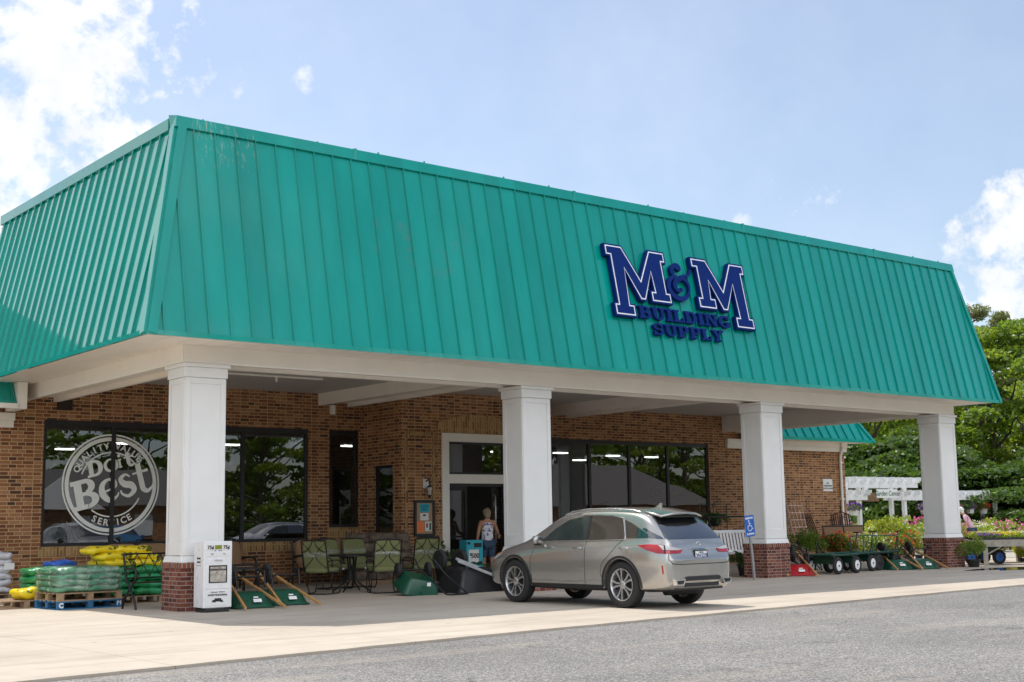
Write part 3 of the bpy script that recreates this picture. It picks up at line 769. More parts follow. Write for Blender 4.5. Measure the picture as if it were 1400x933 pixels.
# soffits, beams, ceiling
sf = MB(); sf.box(XL+.03, XR-.03, YE+.03, 19.665, ZE, ZE+.05); sf.build('soffit', M['soffit_front'], B)
sf = MB(); sf.box(XL+.03, 9.041, 19.666, YBK-.05, ZE+.001, ZE+.05); sf.build('soffit', M['soffit_side'], B)
sf = MB(); sf.box(30.76, XR-.03, 19.666, YBK-.05, ZE+.001, ZE+.05); sf.build('soffit', M['soffit_side'], B)
ce = MB(); ce.box(9.75, 30.0, 20.32, YW-.002, 4.43, 4.5); ce.box(9.05, 30.75, 19.7, YBK, 4.6, 4.7); ce.build('ceiling', M['ceiling'], B)
YBM = 19.67
def beam(x0, x1, y0, y1, z0, z1, axis, rec=True):
    b = MB(); 
    if axis == 'x':
        b.box(x0, x1, y0, y0+.10, z0, z1); b.box(x0, x1, y1-.10, y1, z0-.004, z1); b.box(x0, x1, y0+.101, y1-.101, z0+.09, z1-.01)
        b.box(x0+.001, x0+.1, y0+.101, y1-.101, z0-.001, z0+.089); b.box(x0-.012, x0-.001, y0, y1, z0+.001, z1); b.box(x0, x1, y0-.018, y0-.001, z1-.10, z1-.002); b.box(x0, x1, y0-.012, y0-.001, z0, z0+.045)
    else:
        b.box(x0, x0+.10, y0, y1, z0, z1); b.box(x1-.10, x1, y0, y1, z0-.004, z1); b.box(x0+.101, x1-.101, y0, y1, z0+.09, z1-.01)
        b.box(x0-.018, x0-.001, y0, y1, z1-.10, z1-.002)
    return b.build('beam', M['trimwhite'], B, bevel=.004)
beam(9.046, 30.78, YBM, 20.31, 3.95, 4.595, 'x')
beam(9.046, 9.74, 20.312, YW-.003, 3.95, 4.595, 'y'); beam(30.08, 30.78, 20.312, YBK-.1, 3.95, 4.595, 'y')
beam(15.96, 16.86, 20.312, YW-.003, 4.15, 4.595, 'y'); beam(22.96, 23.86, 20.312, YW-.003, 4.15, 4.595, 'y')
pi_ = MB(); pi_.tube([(24.5,23.5,4.40),(29,23.5,4.40)], .02, 8); pi_.build('sprinkler_pipe', M['trimwhite'], B, smooth=40)
pi_ = MB(); pi_.box(16.15,16.25,26.9,27.0,3.93,4.148); pi_.build('conduit_box', M['trimwhite'], B)
pi_ = MB(); pi_.tube([(11.2,24.2,4.40),(14.3,24.2,4.40)], .025, 8); pi_.tube([(13.2,24.2,4.40),(13.2,24.2,4.28)], .02, 8); pi_.build('sprinkler_pipe', M['trimwhite'], B, smooth=40)

def column(x):
    w_, d_ = .70, .60; y = 19.69
    s = MB(); s.box(x, x+w_, y, y+d_, .86, 3.72)
    s.hexa([(x-.045,y-.045,.762),(x+w_+.045,y-.045,.762),(x+w_+.045,y+d_+.045,.762),(x-.045,y+d_+.045,.762)], [(x-.018,y-.018,.86),(x+w_+.018,y-.018,.86),(x+w_+.018,y+d_+.018,.86),(x-.018,y+d_+.018,.86)])
    e_ = .016; st = .085
    for ff in range(4):                                  # raised stiles and rails on each face
        L_ = w_ if ff % 2 == 0 else d_
        parts = [(0, st, .87, 3.71), (L_-st, L_, .87, 3.71), (st, L_-st, 3.62, 3.71), (st, L_-st, .87, 1.08)]
        for (a, b, z0, z1) in parts:
            if ff == 0: s.box(x+a, x+b, y-e_, y-.0005, z0, z1)
            elif ff == 2: s.box(x+a, x+b, y+d_+.0005, y+d_+e_, z0, z1)
            elif ff == 3: s.box(x-e_, x-.0005, y+a, y+b, z0, z1)
            else: s.box(x+w_+.0005, x+w_+e_, y+a, y+b, z0, z1)
    o = s.build('column', M['white'], B, bevel=.004)
    k = MB(); k.box(x-.03, x+w_+.03, y-.03, y+d_+.03, 3.72, 3.885); k.box(x-.065, x+w_+.065, y-.065, y+d_+.065, 3.886, 3.945)
    k.build('capital', M['white'], o, bevel=.008)
    b = MB(); b.box(x-.045, x+w_+.045, y-.045, y+d_+.045, 0, .675); b.build('brick_base', M['brick_red'], o)
    b = MB(); b.box(x-.058, x+w_+.058, y-.058, y+d_+.058, .676, .76); b.build('base_cap', M['brick_cap'], o)
for x in (9.10, 16.09, 23.09, 30.08): column(x)

# ---- wings
def wing(x0, x1, y0, ze, ends):
    m = MB(); ins = 1.25; h_ = 2.3
    A = (x0, y0, ze); C_ = (x1, y0, ze); At = (x0 + (ins if ends[0] else 0), y0+ins, ze+h_); Ct = (x1 - (ins if ends[1] else 0), y0+ins, ze+h_)
    m_ = mansard(m, A, C_, At, Ct, step=.42)
    if ends[1]:
        hipstrip(m, C_, Ct, m_[0], m_[2], (-1,0,0), .12)
        mansard(m, C_, (x1, 46.8, ze), Ct, (x1-ins, 45.6, ze+h_), step=.42)
    m.box(At[0], Ct[0], y0+ins+.01, 46, ze+h_-.15, ze+h_-.05)
    m.box(x0, x1+.01, y0-.03, y0+.02, ze-.05, ze+.05)
    o = m.build('wing_roof', M['teal'], B)
    s = MB(); s.box(x0, x1-.02, y0+.021, YW-.003, ze-.03, ze+.01)
    s.build('soffit', M['trimwhite'], B); return o
wing(31.55, 36.57, 26.40, 3.79, (0, 1))
wing(-9.8, 8.62, 26.40, 3.80, (0, 0))
k = MB(); k.box(30.2, 36.05, YW-.09, YW-.002, 3.47, 3.60); k.box(30.2, 36.07, YW-.11, YW-.002, 3.601, 3.76); k.build('cornice', M['trimwhite'], B, bevel=.006)
k = MB(); k.box(-9, 8.82, YW-.09, YW-.002, 3.38, 3.52); k.box(-9, 8.84, YW-.11, YW-.002, 3.521, 3.68); k.build('cornice', M['trimwhite'], B, bevel=.006)
k = MB(); k.box(8.63, 8.82, 26.36, YW-.115, 3.70, 4.235); k.box(-9, 8.625, 26.30, 26.365, 3.70, 3.80); k.build('wing_end_trim', M['trimwhite'], B, bevel=.006)
k = MB(); k.box(30.79, 31.5, YW-.4, YW-.12, 3.77, 4.2); k.build('wing_return', M['shelf'], B)
dp = MB(); dp.tube([(35.72, YW-.12, 3.75), (35.72, YW-.16, 3.6), (35.72, YW-.05, 3.3), (35.72, YW-.05, .1), (35.72, YW-.2, .03)], .05, 8)
for z in (3.1, 1.9, .8): dp.box(35.655, 35.785, YW-.11, YW-.002, z, z+.04)
dp.build('downspout', M['trimwhite'], B, smooth=50)

# ------------------------------------------------------------------ roof sign
MAN = Matrix(((1,0,0,0),(0,(YT-YE)/3.772,-3.693/3.772,YE),(0,3.693/3.772,(YT-YE)/3.772,ZE),(0,0,0,1)))   # (x, along slope, out)
m1 = [(17.83,2.69),(18.33,2.69),(18.72,2.03),(19.08,2.69),(19.56,2.69),(19.56,2.42),(19.455,2.42),(19.455,1.78),(19.56,1.78),(19.56,1.51),(18.95,1.51),(18.95,1.78),(19.06,1.78),(19.06,2.16),(18.80,1.515),(18.63,1.515),(18.32,2.15),(18.32,1.42),(18.44,1.42),(18.44,1.13),(17.85,1.13),(17.85,1.42),(17.95,1.42),(17.95,2.42),(17.83,2.42)]
m2 = [(20.33,2.69),(20.83,2.69),(21.21,2.05),(21.56,2.69),(22.04,2.69),(22.04,2.42),(21.94,2.42),(21.94,1.44),(22.05,1.44),(22.05,1.15),(21.44,1.15),(21.44,1.44),(21.565,1.44),(21.565,2.14),(21.275,1.515),(21.10,1.515),(20.81,2.15),(20.81,1.80),(20.94,1.80),(20.94,1.515),(20.36,1.515),(20.36,1.80),(20.47,1.80),(20.47,2.44),(20.33,2.44)]
def inset(poly, d):
    n = len(poly); A = sum(poly[i][0]*poly[(i+1)%n][1]-poly[(i+1)%n][0]*poly[i][1] for i in range(n)); sg = 1 if A > 0 else -1
    out = []
    for i in range(n):
        p0, p1, p2 = Vector(poly[i-1]), Vector(poly[i]), Vector(poly[(i+1)%n])
        a = (p1-p0).normalized(); b = (p2-p1).normalized()
        na = Vector((-a.y, a.x))*sg; nb = Vector((-b.y, b.x))*sg
        k = (na+nb); k = k/max(.35, (1+na.dot(nb)))
        out.append(tuple(p1 + k*d))
    return out
SG = thing('roof_sign', 'navy letters M and M over two rows of small navy lettering on the teal roof', 'sign', (0,0,0))
def letter(poly):
    a = MB(); a.prism(poly, .03, .13, MAN); o = a.build('letter', M['navy'], SG)
    b = MB(); b.prism(inset(poly, .035), .10, .1335, MAN); b.build('outline', M['outline'], o)
    c_ = MB(); c_.prism(inset(poly, .062), .10, .137, MAN); c_.build('face', M['navy'], o)
letter(m1); letter(m2)
def ribbon(mb, pts, ws, z0, z1, T):
    L_, R2 = [], []
    for i, (p, w_) in enumerate(zip(pts, ws)):
        a = Vector(pts[max(0, i-1)]); b = Vector(pts[min(len(pts)-1, i+1)]); d_ = (b-a).normalized(); nn = Vector((-d_.y, d_.x))
        L_.append(Vector(p)+nn*w_/2); R2.append(Vector(p)-nn*w_/2)
    for i in range(len(pts)-1):
        mb.prism([tuple(L_[i]), tuple(R2[i]), tuple(R2[i+1]), tuple(L_[i+1])], z0+i*2e-5, z1+i*2e-5, T)
def spline(P, n=8):
    P = [Vector(p) for p in P]; out = []
    for i in range(len(P)-1):
        a, b, c_, d_ = P[max(0,i-1)], P[i], P[i+1], P[min(len(P)-1,i+2)]
        for k in range(n):
            t = k/n; out.append(.5*((2*b)+(c_-a)*t+(2*a-5*b+4*c_-d_)*t*t+(3*b-a-3*c_+d_)*t**3))
    out.append(P[-1]); return [tuple(q) for q in out]
am = MB()
pts = spline([(19.86,2.40),(19.97,2.45),(19.95,2.30),(19.80,2.22),(19.72,2.32),(19.80,2.44),(19.95,2.43)][:1] + [(19.98,2.36),(19.96,2.44),(19.85,2.44),(19.74,2.34),(19.78,2.20),(19.92,2.13)], 6)
ribbon(am, pts, [.05+.05*sin(pi*i/len(pts)) for i in range(len(pts))], .03, .11, MAN)
pts = spline([(19.86,2.20),(19.66,2.12),(19.56,1.92),(19.68,1.74),(19.92,1.69),(20.13,1.82),(20.18,2.03),(20.05,2.17),(19.88,2.13),(19.76,2.00),(19.80,1.88),(19.92,1.87),(19.95,1.93)], 6)
ribbon(am, pts, [.05+.07*abs(sin(pi*i/len(pts)*2.2)) for i in range(len(pts))], .032, .112, MAN)
pts = spline([(19.90,2.12),(20.05,2.22),(20.18,2.24),(20.27,2.30),(20.31,2.40)], 6)
ribbon(am, pts, [.06]*len(pts), .034, .114, MAN)
am.build('ampersand', M['navy'], SG)
def arcs(cx_, cy_, rx, ry, tx, ty, a0, a1, n=14):
    o = []; i_ = []
    for k in range(n+1):
        a = radians(a0+(a1-a0)*k/n); o.append((cx_+rx*cos(a), cy_+ry*sin(a))); i_.append((cx_+(rx-tx)*cos(a), cy_+(ry-ty)*sin(a)))
    return o + i_[::-1]
def slab(ch):
    s = .15; w_ = .27; R = lambda a, b, c_, d_: [(a,c_),(b,c_),(b,d_),(a,d_)]
    if ch == 'B': return [R(.1,.1+w_,0,1), R(0,.5,0,s), R(0,.5,1-s,1), R(.3,.55,.44,.57), arcs(.5,.735,.34,.265,.24,.14,-90,90), arcs(.52,.275,.40,.275,.26,.14,-90,90)], .95
    if ch == 'U': return [R(.1,.1+w_,.35,1), R(0,.47,1-s,1), R(.68,.68+.2,.35,1), R(.56,1.0,1-s,1), arcs(.49,.36,.39,.38,.22,.17,180,360)], 1.02
    if ch == 'I': return [R(.1,.1+w_,0,1), R(0,.47,0,s), R(0,.47,1-s,1)], .50
    if ch == 'L': return [R(.1,.1+w_,0,1), R(0,.8,0,s), R(0,.47,1-s,1), R(.66,.80,0,.38)], .84
    if ch == 'D': return [R(.1,.1+w_,0,1), R(0,.5,0,s), R(0,.5,1-s,1), arcs(.48,.5,.46,.5,.27,.16,-90,90)], .98
    if ch == 'N': return [R(.1,.28,0,1), R(0,.40,0,s), R(0,.28,1-s,1), R(.76,.94,0,1), R(.64,1.06,1-s,1), [(.12,1),(.42,1),(.94,0),(.70,0)]], 1.08
    if ch == 'G': return [arcs(.48,.5,.48,.52,.27,.17,35,325), R(.58,.92,.12,.30), R(.66,.92,.10,.46), R(.52,1.0,.34,.47), R(.72,.86,.66,1.0)], 1.02
    if ch == 'S': return [arcs(.42,.72,.40,.30,.22,.15,20,270), arcs(.42,.28,.42,.30,.24,.15,-160,90), R(.66,.80,.64,1.0), R(.04,.18,0,.36)], .88
    if ch == 'P': return [R(.1,.1+w_,0,1), R(0,.5,0,s), R(0,.5,1-s,1), R(.3,.55,.36,.49), arcs(.50,.69,.40,.32,.27,.15,-90,90)], .93
    if ch == 'Y': return [R(.36,.62,0,.5), R(.24,.74,0,s), [(.04,1),(.32,1),(.62,.42),(.36,.42)], R(0,.42,1-s,1), [(.70,1),(.88,1),(.58,.40),(.46,.46)], R(.60,1.0,1-s,1)], 1.0
def slabword(word, x0, x1, z0, z1):
    tot = sum(slab(c_)[1] for c_ in word) + .05*(len(word)-1); kx = (x1-x0)/tot; kz = z1-z0; x = x0
    for ch in word:
        ps, ad = slab(ch); a = MB()
        for i, p in enumerate(ps): a.prism([(x+q*kx, z0+r*kz) for q, r in p], .03+i*4e-4, .095+i*9e-4, MAN)
        a.build('letter', M['navy'], SG); x += (ad+.05)*kx
slabword('BUILDING', 18.55, 21.32, 1.155, 1.425); slabword('SUPPLY', 18.88, 21.0, .82, 1.075)

# ------------------------------------------------------------------ window decal
DC = thing('window_decal', 'round white badge lettered on the big left shop window', 'decal', (0,0,0))
yd = YW+.066; cx, cz = 10.96, 2.25
FT = Matrix.Translation((cx, yd, cz)) @ FRONT
M['decal'] = mat('white_vinyl', (.93, .94, .90), .5, var=.03)
t = MB()
def ring(r0, r1, a0=0, a1=360, n=72, z=.003):
    for i in range(n):
        a = radians(a0+(a1-a0)*i/n); b = radians(a0+(a1-a0)*(i+1)/n)
        t.prism([(r0*cos(a),r0*sin(a)),(r1*cos(a),r1*sin(a)),(r1*cos(b),r1*sin(b)),(r0*cos(b),r0*sin(b))], 0, z, FT)
ring(1.035, 1.07); ring(.925, 1.005); ring(.665, .695, 22, 162, 30); ring(.665, .695, 232, 335, 24)
t.build('badge_rings', M['decal'], DC)
t = MB()
def arctext(s, r, mid, step, size, flip=False):
    for i, ch in enumerate(s):
        k = i-(len(s)-1)/2; a = mid + (k*step if flip else -k*step); ar_ = radians(a)
        T = FT @ Matrix.Translation((r*cos(ar_), r*sin(ar_), 0)) @ Matrix.Rotation(ar_ + (pi/2 if flip else -pi/2), 4, 'Z')
        addtext(t, ch, size, T, bold=.004)
arctext('QUALITY', .81, 128, 9.6, .19); arctext('VALUE', .81, 62, 9.6, .19); arctext('SERVICE', .81, 272, 9.4, .19, True)
t.lathe([(.03,0),(.03,.003)], 12, FT @ Matrix.Translation((-.12,.80,0)))
t.build('badge_lettering', M['decal'], DC)
t = MB(); RT = FT @ Matrix.Rotation(radians(15), 4, 'Z')
def bl(ch, x0, y0, w_, h_, sh=.10):
    ps, ad = slab(ch)
    for i, p in enumerate(ps): t.prism([(x0+q*w_+r*h_*sh, y0+r*h_) for q, r in p], 0, .003+i*1e-4, RT)
def rb(P, ws, k, n=8, closed=False):
    pts = spline(P, n); m_ = len(pts); W_ = []
    for i in range(m_):
        u = i/(m_-1)*(len(ws)-1); j = min(int(u), len(ws)-2); W_.append(ws[j]*(1-(u-j))+ws[j+1]*(u-j))
    ribbon(t, pts, W_, k*1e-4, .003+k*1e-4, RT)
bl('B', -.90, -.36, .62, .62, .06)
rb([(-.24,-.12),(.06,-.07),(.07,.05),(-.05,.12),(-.20,.03),(-.23,-.15),(-.12,-.31),(.05,-.28),(.12,-.20)], [.03,.05,.10,.05,.11,.15,.11,.05,.02], 4)
rb([(.43,.06),(.34,.13),(.22,.06),(.28,-.06),(.42,-.12),(.46,-.24),(.32,-.33),(.19,-.26),(.17,-.17)], [.03,.05,.10,.14,.15,.11,.07,.05,.03], 6)
t.prism([(.60,.26),(.72,.31),(.72,-.18),(.60,-.18)], 0, .0041, RT); rb([(.66,-.15),(.67,-.27),(.76,-.33),(.88,-.26),(.90,-.20)], [.12,.12,.08,.04,.02], 9)
t.prism([(.50,.08),(.86,.08),(.86,.145),(.50,.115)], 0, .0044, RT)
RT0 = RT; RT = RT @ Matrix.Translation((-.10, .055, 0))
bl('D', -.36, .20, .38, .34, .06)
rb([(.19,.21),(.075,.28),(.07,.40),(.18,.47),(.295,.41),(.30,.28),(.19,.21)], [.035,.07,.07,.035,.07,.07,.035], 11)
bl('I', .34, .24, .17, .19, .05); t.lathe([(.036,0),(.036,.0034)], 14, RT @ Matrix.Translation((.395,.50,0)))
t.prism([(.54,.52),(.62,.54),(.62,.28),(.54,.28)], 0, .0047, RT); rb([(.58,.31),(.60,.25),(.66,.24),(.70,.28)], [.07,.07,.05,.02], 13); t.prism([(.49,.41),(.71,.41),(.71,.455),(.49,.44)], 0, .0049, RT)
RT = RT0
t.build('badge_script', M['decal'], DC)
# ------------------------------------------------------------------ car
def carpaint(name, col):
    m, nt, p = _pr(name)
    co = objco(nt); fl_ = noise(nt, 900, 2, .5, co)
    c = mixc(nt, mapr(nt, fl_, .35, .65), [q*.9 for q in col], [min(1, q*1.1) for q in col])
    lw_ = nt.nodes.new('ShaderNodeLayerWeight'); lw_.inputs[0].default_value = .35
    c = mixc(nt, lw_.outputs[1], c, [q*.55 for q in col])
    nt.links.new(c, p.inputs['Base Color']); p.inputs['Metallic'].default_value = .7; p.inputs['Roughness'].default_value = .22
    p.inputs['Coat Weight'].default_value = 1; p.inputs['Coat Roughness'].default_value = .03
    return m
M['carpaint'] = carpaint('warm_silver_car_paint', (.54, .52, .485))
M['carglass'] = mat('dark_car_glass', (.008, .009, .010), .03, var=.05, spec=.8)
M['carglass_clear'] = mat('side_glass', (.035, .05, .048), .03, var=.3, vs=3, spec=.8)
M['carglass'].node_tree.nodes['Principled BSDF'].inputs['IOR'].default_value = 2.3
M['taillamp'] = mat('red_lamp_lens', (.42, .004, .012), .12, var=.15, coat=1)
M['clearlamp'] = mat('clear_lamp_lens', (.55, .53, .52), .12, var=.2, vs=20, coat=1)
M['amber'] = mat('amber_lens', (.8, .25, .03), .15, coat=1)
M['alloy'] = mat('bright_alloy', (.68, .68, .69), .25, metal=.9, var=.05)
M['alloydark'] = mat('dark_wheel_barrel', (.02, .02, .022), .5, var=.2)
M['cladding'] = mat('car_lower_cladding', (.022, .022, .023), .55, var=.15)

ST = [
 (-1.075, [(0,.45),(.58,.45),(.68,.50),(.74,.60),(.74,.71),(.70,.765),(.60,.785),(.48,.79),(.28,.795),(0,.80)]),
 (-1.035, [(0,.36),(.70,.36),(.80,.43),(.855,.60),(.855,.75),(.82,.815),(.73,.835),(.60,.845),(.35,.85),(0,.855)]),
 (-0.985, [(0,.32),(.77,.31),(.865,.39),(.905,.60),(.905,.79),(.875,.93),(.80,.99),(.69,1.03),(.42,1.05),(0,1.06)]),
 (-0.88, [(0,.29),(.80,.28),(.89,.37),(.932,.60),(.935,.83),(.91,.995),(.845,1.085),(.75,1.155),(.46,1.175),(0,1.185)]),
 (-0.64, [(0,.27),(.81,.26),(.90,.35),(.945,.6),(.952,.86),(.925,1.02),(.862,1.105),(.735,1.35),(.50,1.41),(0,1.43)]),
 (-0.42, [(0,.26),(.81,.25),(.90,.34),(.945,.6),(.952,.87),(.925,1.025),(.86,1.11),(.70,1.485),(.52,1.575),(0,1.60)]),
 (-0.05, [(0,.25),(.81,.25),(.90,.33),(.945,.6),(.95,.87),(.92,1.02),(.858,1.105),(.675,1.535),(.52,1.635),(0,1.665)]),
 (0.5, [(0,.25),(.81,.25),(.90,.32),(.935,.58),(.938,.86),(.912,1.01),(.853,1.095),(.665,1.555),(.52,1.66),(0,1.695)]),
 (1.2, [(0,.25),(.81,.25),(.90,.32),(.93,.57),(.93,.85),(.905,1.0),(.848,1.085),(.66,1.555),(.52,1.66),(0,1.695)]),
 (1.75, [(0,.25),(.81,.25),(.90,.32),(.93,.57),(.93,.84),(.90,.99),(.842,1.075),(.66,1.50),(.52,1.605),(0,1.635)]),
 (2.2, [(0,.25),(.81,.25),(.90,.33),(.938,.58),(.935,.83),(.895,.975),(.83,1.06),(.69,1.30),(.53,1.375),(0,1.405)]),
 (2.62, [(0,.26),(.81,.26),(.90,.34),(.945,.6),(.94,.82),(.885,.955),(.815,1.03),(.735,1.09),(.50,1.14),(0,1.165)]),
 (2.95, [(0,.26),(.80,.26),(.89,.35),(.94,.6),(.935,.81),(.875,.935),(.79,1.0),(.68,1.035),(.45,1.07),(0,1.085)]),
 (3.3, [(0,.27),(.77,.27),(.86,.36),(.905,.58),(.895,.77),(.84,.875),(.755,.935),(.64,.97),(.40,1.0),(0,1.01)]),
 (3.6, [(0,.29),(.68,.28),(.78,.37),(.815,.55),(.80,.71),(.755,.79),(.67,.85),(.56,.88),(.35,.905),(0,.915)]),
 (3.79, [(0,.34),(.52,.33),(.62,.40),(.65,.52),(.63,.63),(.585,.69),(.51,.73),(.42,.75),(.26,.765),(0,.77)]),
]
def car_body():
    V = []; F = []; n = 10
    for si, (y, sec) in enumerate(ST):
        kx = (.90, .915, .935, .962, .985)[si] if si < 5 else 1.
        sec = [(x*kx, z) for x, z in sec]
        for x, z in sec: V.append((-x, y, z))
        for x, z in reversed(sec[1:-1]): V.append((x, y, z))
    k = 18
    for i in range(len(ST)-1):
        for j in range(k): l = (j+1) % k; F.append((i*k+j, (i+1)*k+j, (i+1)*k+l, i*k+l))
    for base, rev in ((0, False), ((len(ST)-1)*k, True)):
        for j in range(9):          # quads across the end
            a, b = base+j, base+j+1; c_, d_ = base+(k-j-1) % k if j else base+17, base+(k-j) % k
            if j == 0: f = (base, base+1, base+17)
            elif j == 8: f = (base+8, base+9, base+10)
            else: f = (base+j, base+j+1, base+k-j-1, base+k-j)
            F.append(f if not rev else tuple(reversed(f)))
    me = bpy.data.meshes.new('car_body'); me.from_pydata(V, [], F)
    bm = bmesh.new(); bm.from_mesh(me); bmesh.ops.recalc_face_normals(bm, faces=bm.faces)
    cl = bm.edges.layers.float.new('crease_edge')
    for e in bm.edges:
        a, b = sorted(v.index for v in e.verts); ra, rb_ = a % 18, b % 18; sa, sb = a//18, b//18
        if ra == rb_ and ra in (5, 13): e[cl] = .55
        elif ra == rb_ and ra in (2, 16, 7, 11): e[cl] = .35
        elif ra == rb_ and ra in (6, 12): e[cl] = .3
        elif sa == sb and sa in (1, 2): e[cl] = .4
    bm.to_mesh(me); bm.free()
    return me
def evalmesh(me, mods):
    o = bpy.data.objects.new('tmp', me); COL.objects.link(o); extra = []
    for fn in mods: extra += (fn(o) or [])
    dg = bpy.context.evaluated_depsgraph_get(); dg.update()
    r = bpy.data.meshes.new_from_object(o.evaluated_get(dg))
    for e in [o]+extra: COL.objects.unlink(e); bpy.data.objects.remove(e)
    return r
def sub2(o): m = o.modifiers.new('s', 'SUBSURF'); m.levels = 3; m.render_levels = 3
def make_car():
    base = evalmesh(car_body(), [sub2])
    bvh = BVHTree.FromPolygons([v.co.copy() for v in base.vertices], [tuple(p.vertices) for p in base.polygons])
    def cut(o):
        ex = []
        for y in (0, 2.79):
            b = MB(); b.lathe([(.425, -1.2), (.425, 1.2)], 48, Matrix.Translation((0, y, .385)) @ Matrix.Rotation(pi/2, 4, 'Y'))
            c_ = bpy.data.objects.new('cut', b.mesh('cut', M['black'])); COL.objects.link(c_); ex.append(c_)
            m = o.modifiers.new('b', 'BOOLEAN'); m.operation = 'DIFFERENCE'; m.object = c_; m.solver = 'EXACT'
        return ex
    body = evalmesh(base, [cut]); body.materials.clear(); body.materials.append(M['carpaint']); body.materials.append(M['cladding'])
    # wheel housings and underside are dark
    for p in body.polygons:
        c_ = p.center; r0 = min(math.hypot(c_.y-0, c_.z-.385), math.hypot(c_.y-2.79, c_.z-.385))
        p.material_index = 1 if (r0 < .4235 and abs(p.normal.x) < .5) or c_.z < .315 else 0
        p.use_smooth = True
    body.set_sharp_from_angle(angle=radians(40)); body.name = 'body'
    T = thing('parked_car', 'silver beige hatchback SUV parked nose in at the store entrance', 'car')
    bo = bpy.data.objects.new('body', body); COL.objects.link(bo); bo.parent = T
    def hit(o_, d_):
        q = bvh.ray_cast(Vector(o_), Vector(d_)); return q[0], q[1]
    def side(s):  return lambda a, b: ((s*3, a, b), (-s, 0, 0))
    rear = lambda a, b: ((a, -3, b), (0, 1, 0))
    def diag(s):  # a measured along the rounded corner
        d_ = Vector((-s, 1, 0)).normalized(); t_ = Vector((s, 1, 0)).normalized()
        return lambda a, b: (tuple(t_*a - d_*3 + Vector((0,0,b))), tuple(d_))
    top = lambda a, b: ((a, b, 4), (0, 0, -1))
    def panel(name, poly, fn, mat_, off=.004, par=None, step=.05, thick=.0):
        xs_ = [q[0] for q in poly]; ys_ = [q[1] for q in poly]; pts = []
        n = len(poly); bp = []
        for i in range(n):
            a = Vector(poly[i]); b = Vector(poly[(i+1) % n]); m_ = max(1, int((b-a).length/step))
            for k in range(m_): bp.append(a.lerp(b, k/m_))
        nb = len(bp); vs = list(bp)
        x = min(xs_)+step*.5
        while x < max(xs_):
            y = min(ys_)+step*.5
            while y < max(ys_): vs.append(Vector((x, y))); y += step
            x += step
        r = geometry.delaunay_2d_cdt(vs, [(i, (i+1) % nb) for i in range(nb)], [list(range(nb))], 1, 1e-5)
        V = []; ok = []
        for q in r[0]:
            o_, d_ = fn(q[0], q[1]); p_, nn = hit(o_, d_)
            if p_ is None: V.append(Vector(o_)); ok.append(False)
            else: V.append(p_ + nn*off); ok.append(True)
        mb = MB(); mb.add(V, [f for f in r[2] if all(ok[i] for i in f)])
        return mb.build(name, mat_, par or T, smooth=60)
    def strip(name, line, fn, w_, mat_, off=.006, par=None):
        mb = MB(); pts = []
        for i in range(len(line)-1):
            a = Vector(line[i]); b = Vector(line[i+1]); m_ = max(1, int((b-a).length/.04))
            for k in range(m_): pts.append(a.lerp(b, k/m_))
        pts.append(Vector(line[-1])); P = []
        for q in pts:
            o_, d_ = fn(q[0], q[1]); p_, nn = hit(o_, d_)
            if p_ is not None: P.append(p_ + nn*off)
        if len(P) < 2: return None
        mb.tube(P, w_/2, 6); return mb.build(name, mat_, par or T, smooth=60)
    for s in (-1, 1):
        S = side(s)
        panel('side_window', [(2.12,1.105),(1.80,1.33),(1.50,1.46),(1.10,1.525),(.96,1.53),(.92,1.12)], S, M['carglass_clear'])
        panel('side_window', [(.86,1.12),(.90,1.53),(.40,1.515),(.12,1.47),(-.02,1.18),(-.03,1.135)], S, M['carglass'])
        panel('side_window', [(-.075,1.145),(.06,1.455),(-.12,1.40),(-.36,1.30),(-.62,1.185),(-.63,1.15)], S, M['carglass'])
        panel('pillar_trim', [(-.62,1.15),(-.615,1.19),(-.40,1.30),(-.46,1.315),(-.82,1.165),(-.86,1.13)], S, M['carglass'], off=.005)
        strip('window_trim', [(2.18,1.095),(.9,1.108),(-.05,1.122),(-.06,1.14),(.10,1.475),(.4,1.53),(1.1,1.54),(1.52,1.472)], S, .016, M['chrome'])
        panel('pillar_trim', [(.925,1.12),(.965,1.53),(.895,1.53),(.855,1.12)], S, M['black'], off=.006)
        strip('door_seam', [(2.30,.40),(2.33,.75),(2.25,1.03),(2.16,1.09)], S, .009, M['black'], off=.001)
        strip('door_seam', [(.90,.36),(.88,.8),(.89,1.11)], S, .009, M['black'], off=.001)
        strip('door_seam', [(.36,.38),(.50,.55),(.46,.72),(.20,.93),(.0,1.12)], S, .009, M['black'], off=.001)
        panel('sill_cladding', [(2.34,.30),(2.34,.37),(.47,.37),(.47,.30)], S, M['cladding'], off=.012)
        strip('sill_trim', [(2.3,.43),(1.2,.415),(.52,.46)], S, .016, M['carpaint'], off=.004)
        for y in (0, 2.79):
            a = [(y+.435*cos(radians(q)), .385+.435*sin(radians(q))) for q in range(-12, 193, 6)]
            o_ = [(y+.475*cos(radians(q)), .385+.475*sin(radians(q))) for q in range(192, -13, -6)]
            panel('arch_trim', [q for q in a+o_ if q[1] > .30], S, M['cladding'], off=.010, step=.06)
        # handles
        for y in (1.06, -.10):
            p_, nn = hit((s*3, y, .985), (-s,0,0)); h = MB()
            h.ell((p_.x+s*.022, y, .985), (.014, .115, .022), 14, 8, .7); h.ell((p_.x+s*.008, y+.03, .975), (.012, .06, .038), 12, 8)
            h.build('door_handle', M['chrome'], T, smooth=60)
        # mirror
        mi = MB(); mi.ell((s*1.03, 2.02, 1.12), (.105, .075, .085), 14, 10, .75); mi.bar((s*.87, 2.06, 1.06), (s*.99, 2.04, 1.08), .06, .04)
        mo = mi.build('mirror', M['carpaint'], T, smooth=60)
        mi = MB(); mi.ell((s*1.03, 1.955, 1.12), (.088, .018, .066), 14, 8, .8); mi.build('mirror_glass', M['carglass'], mo, smooth=60)
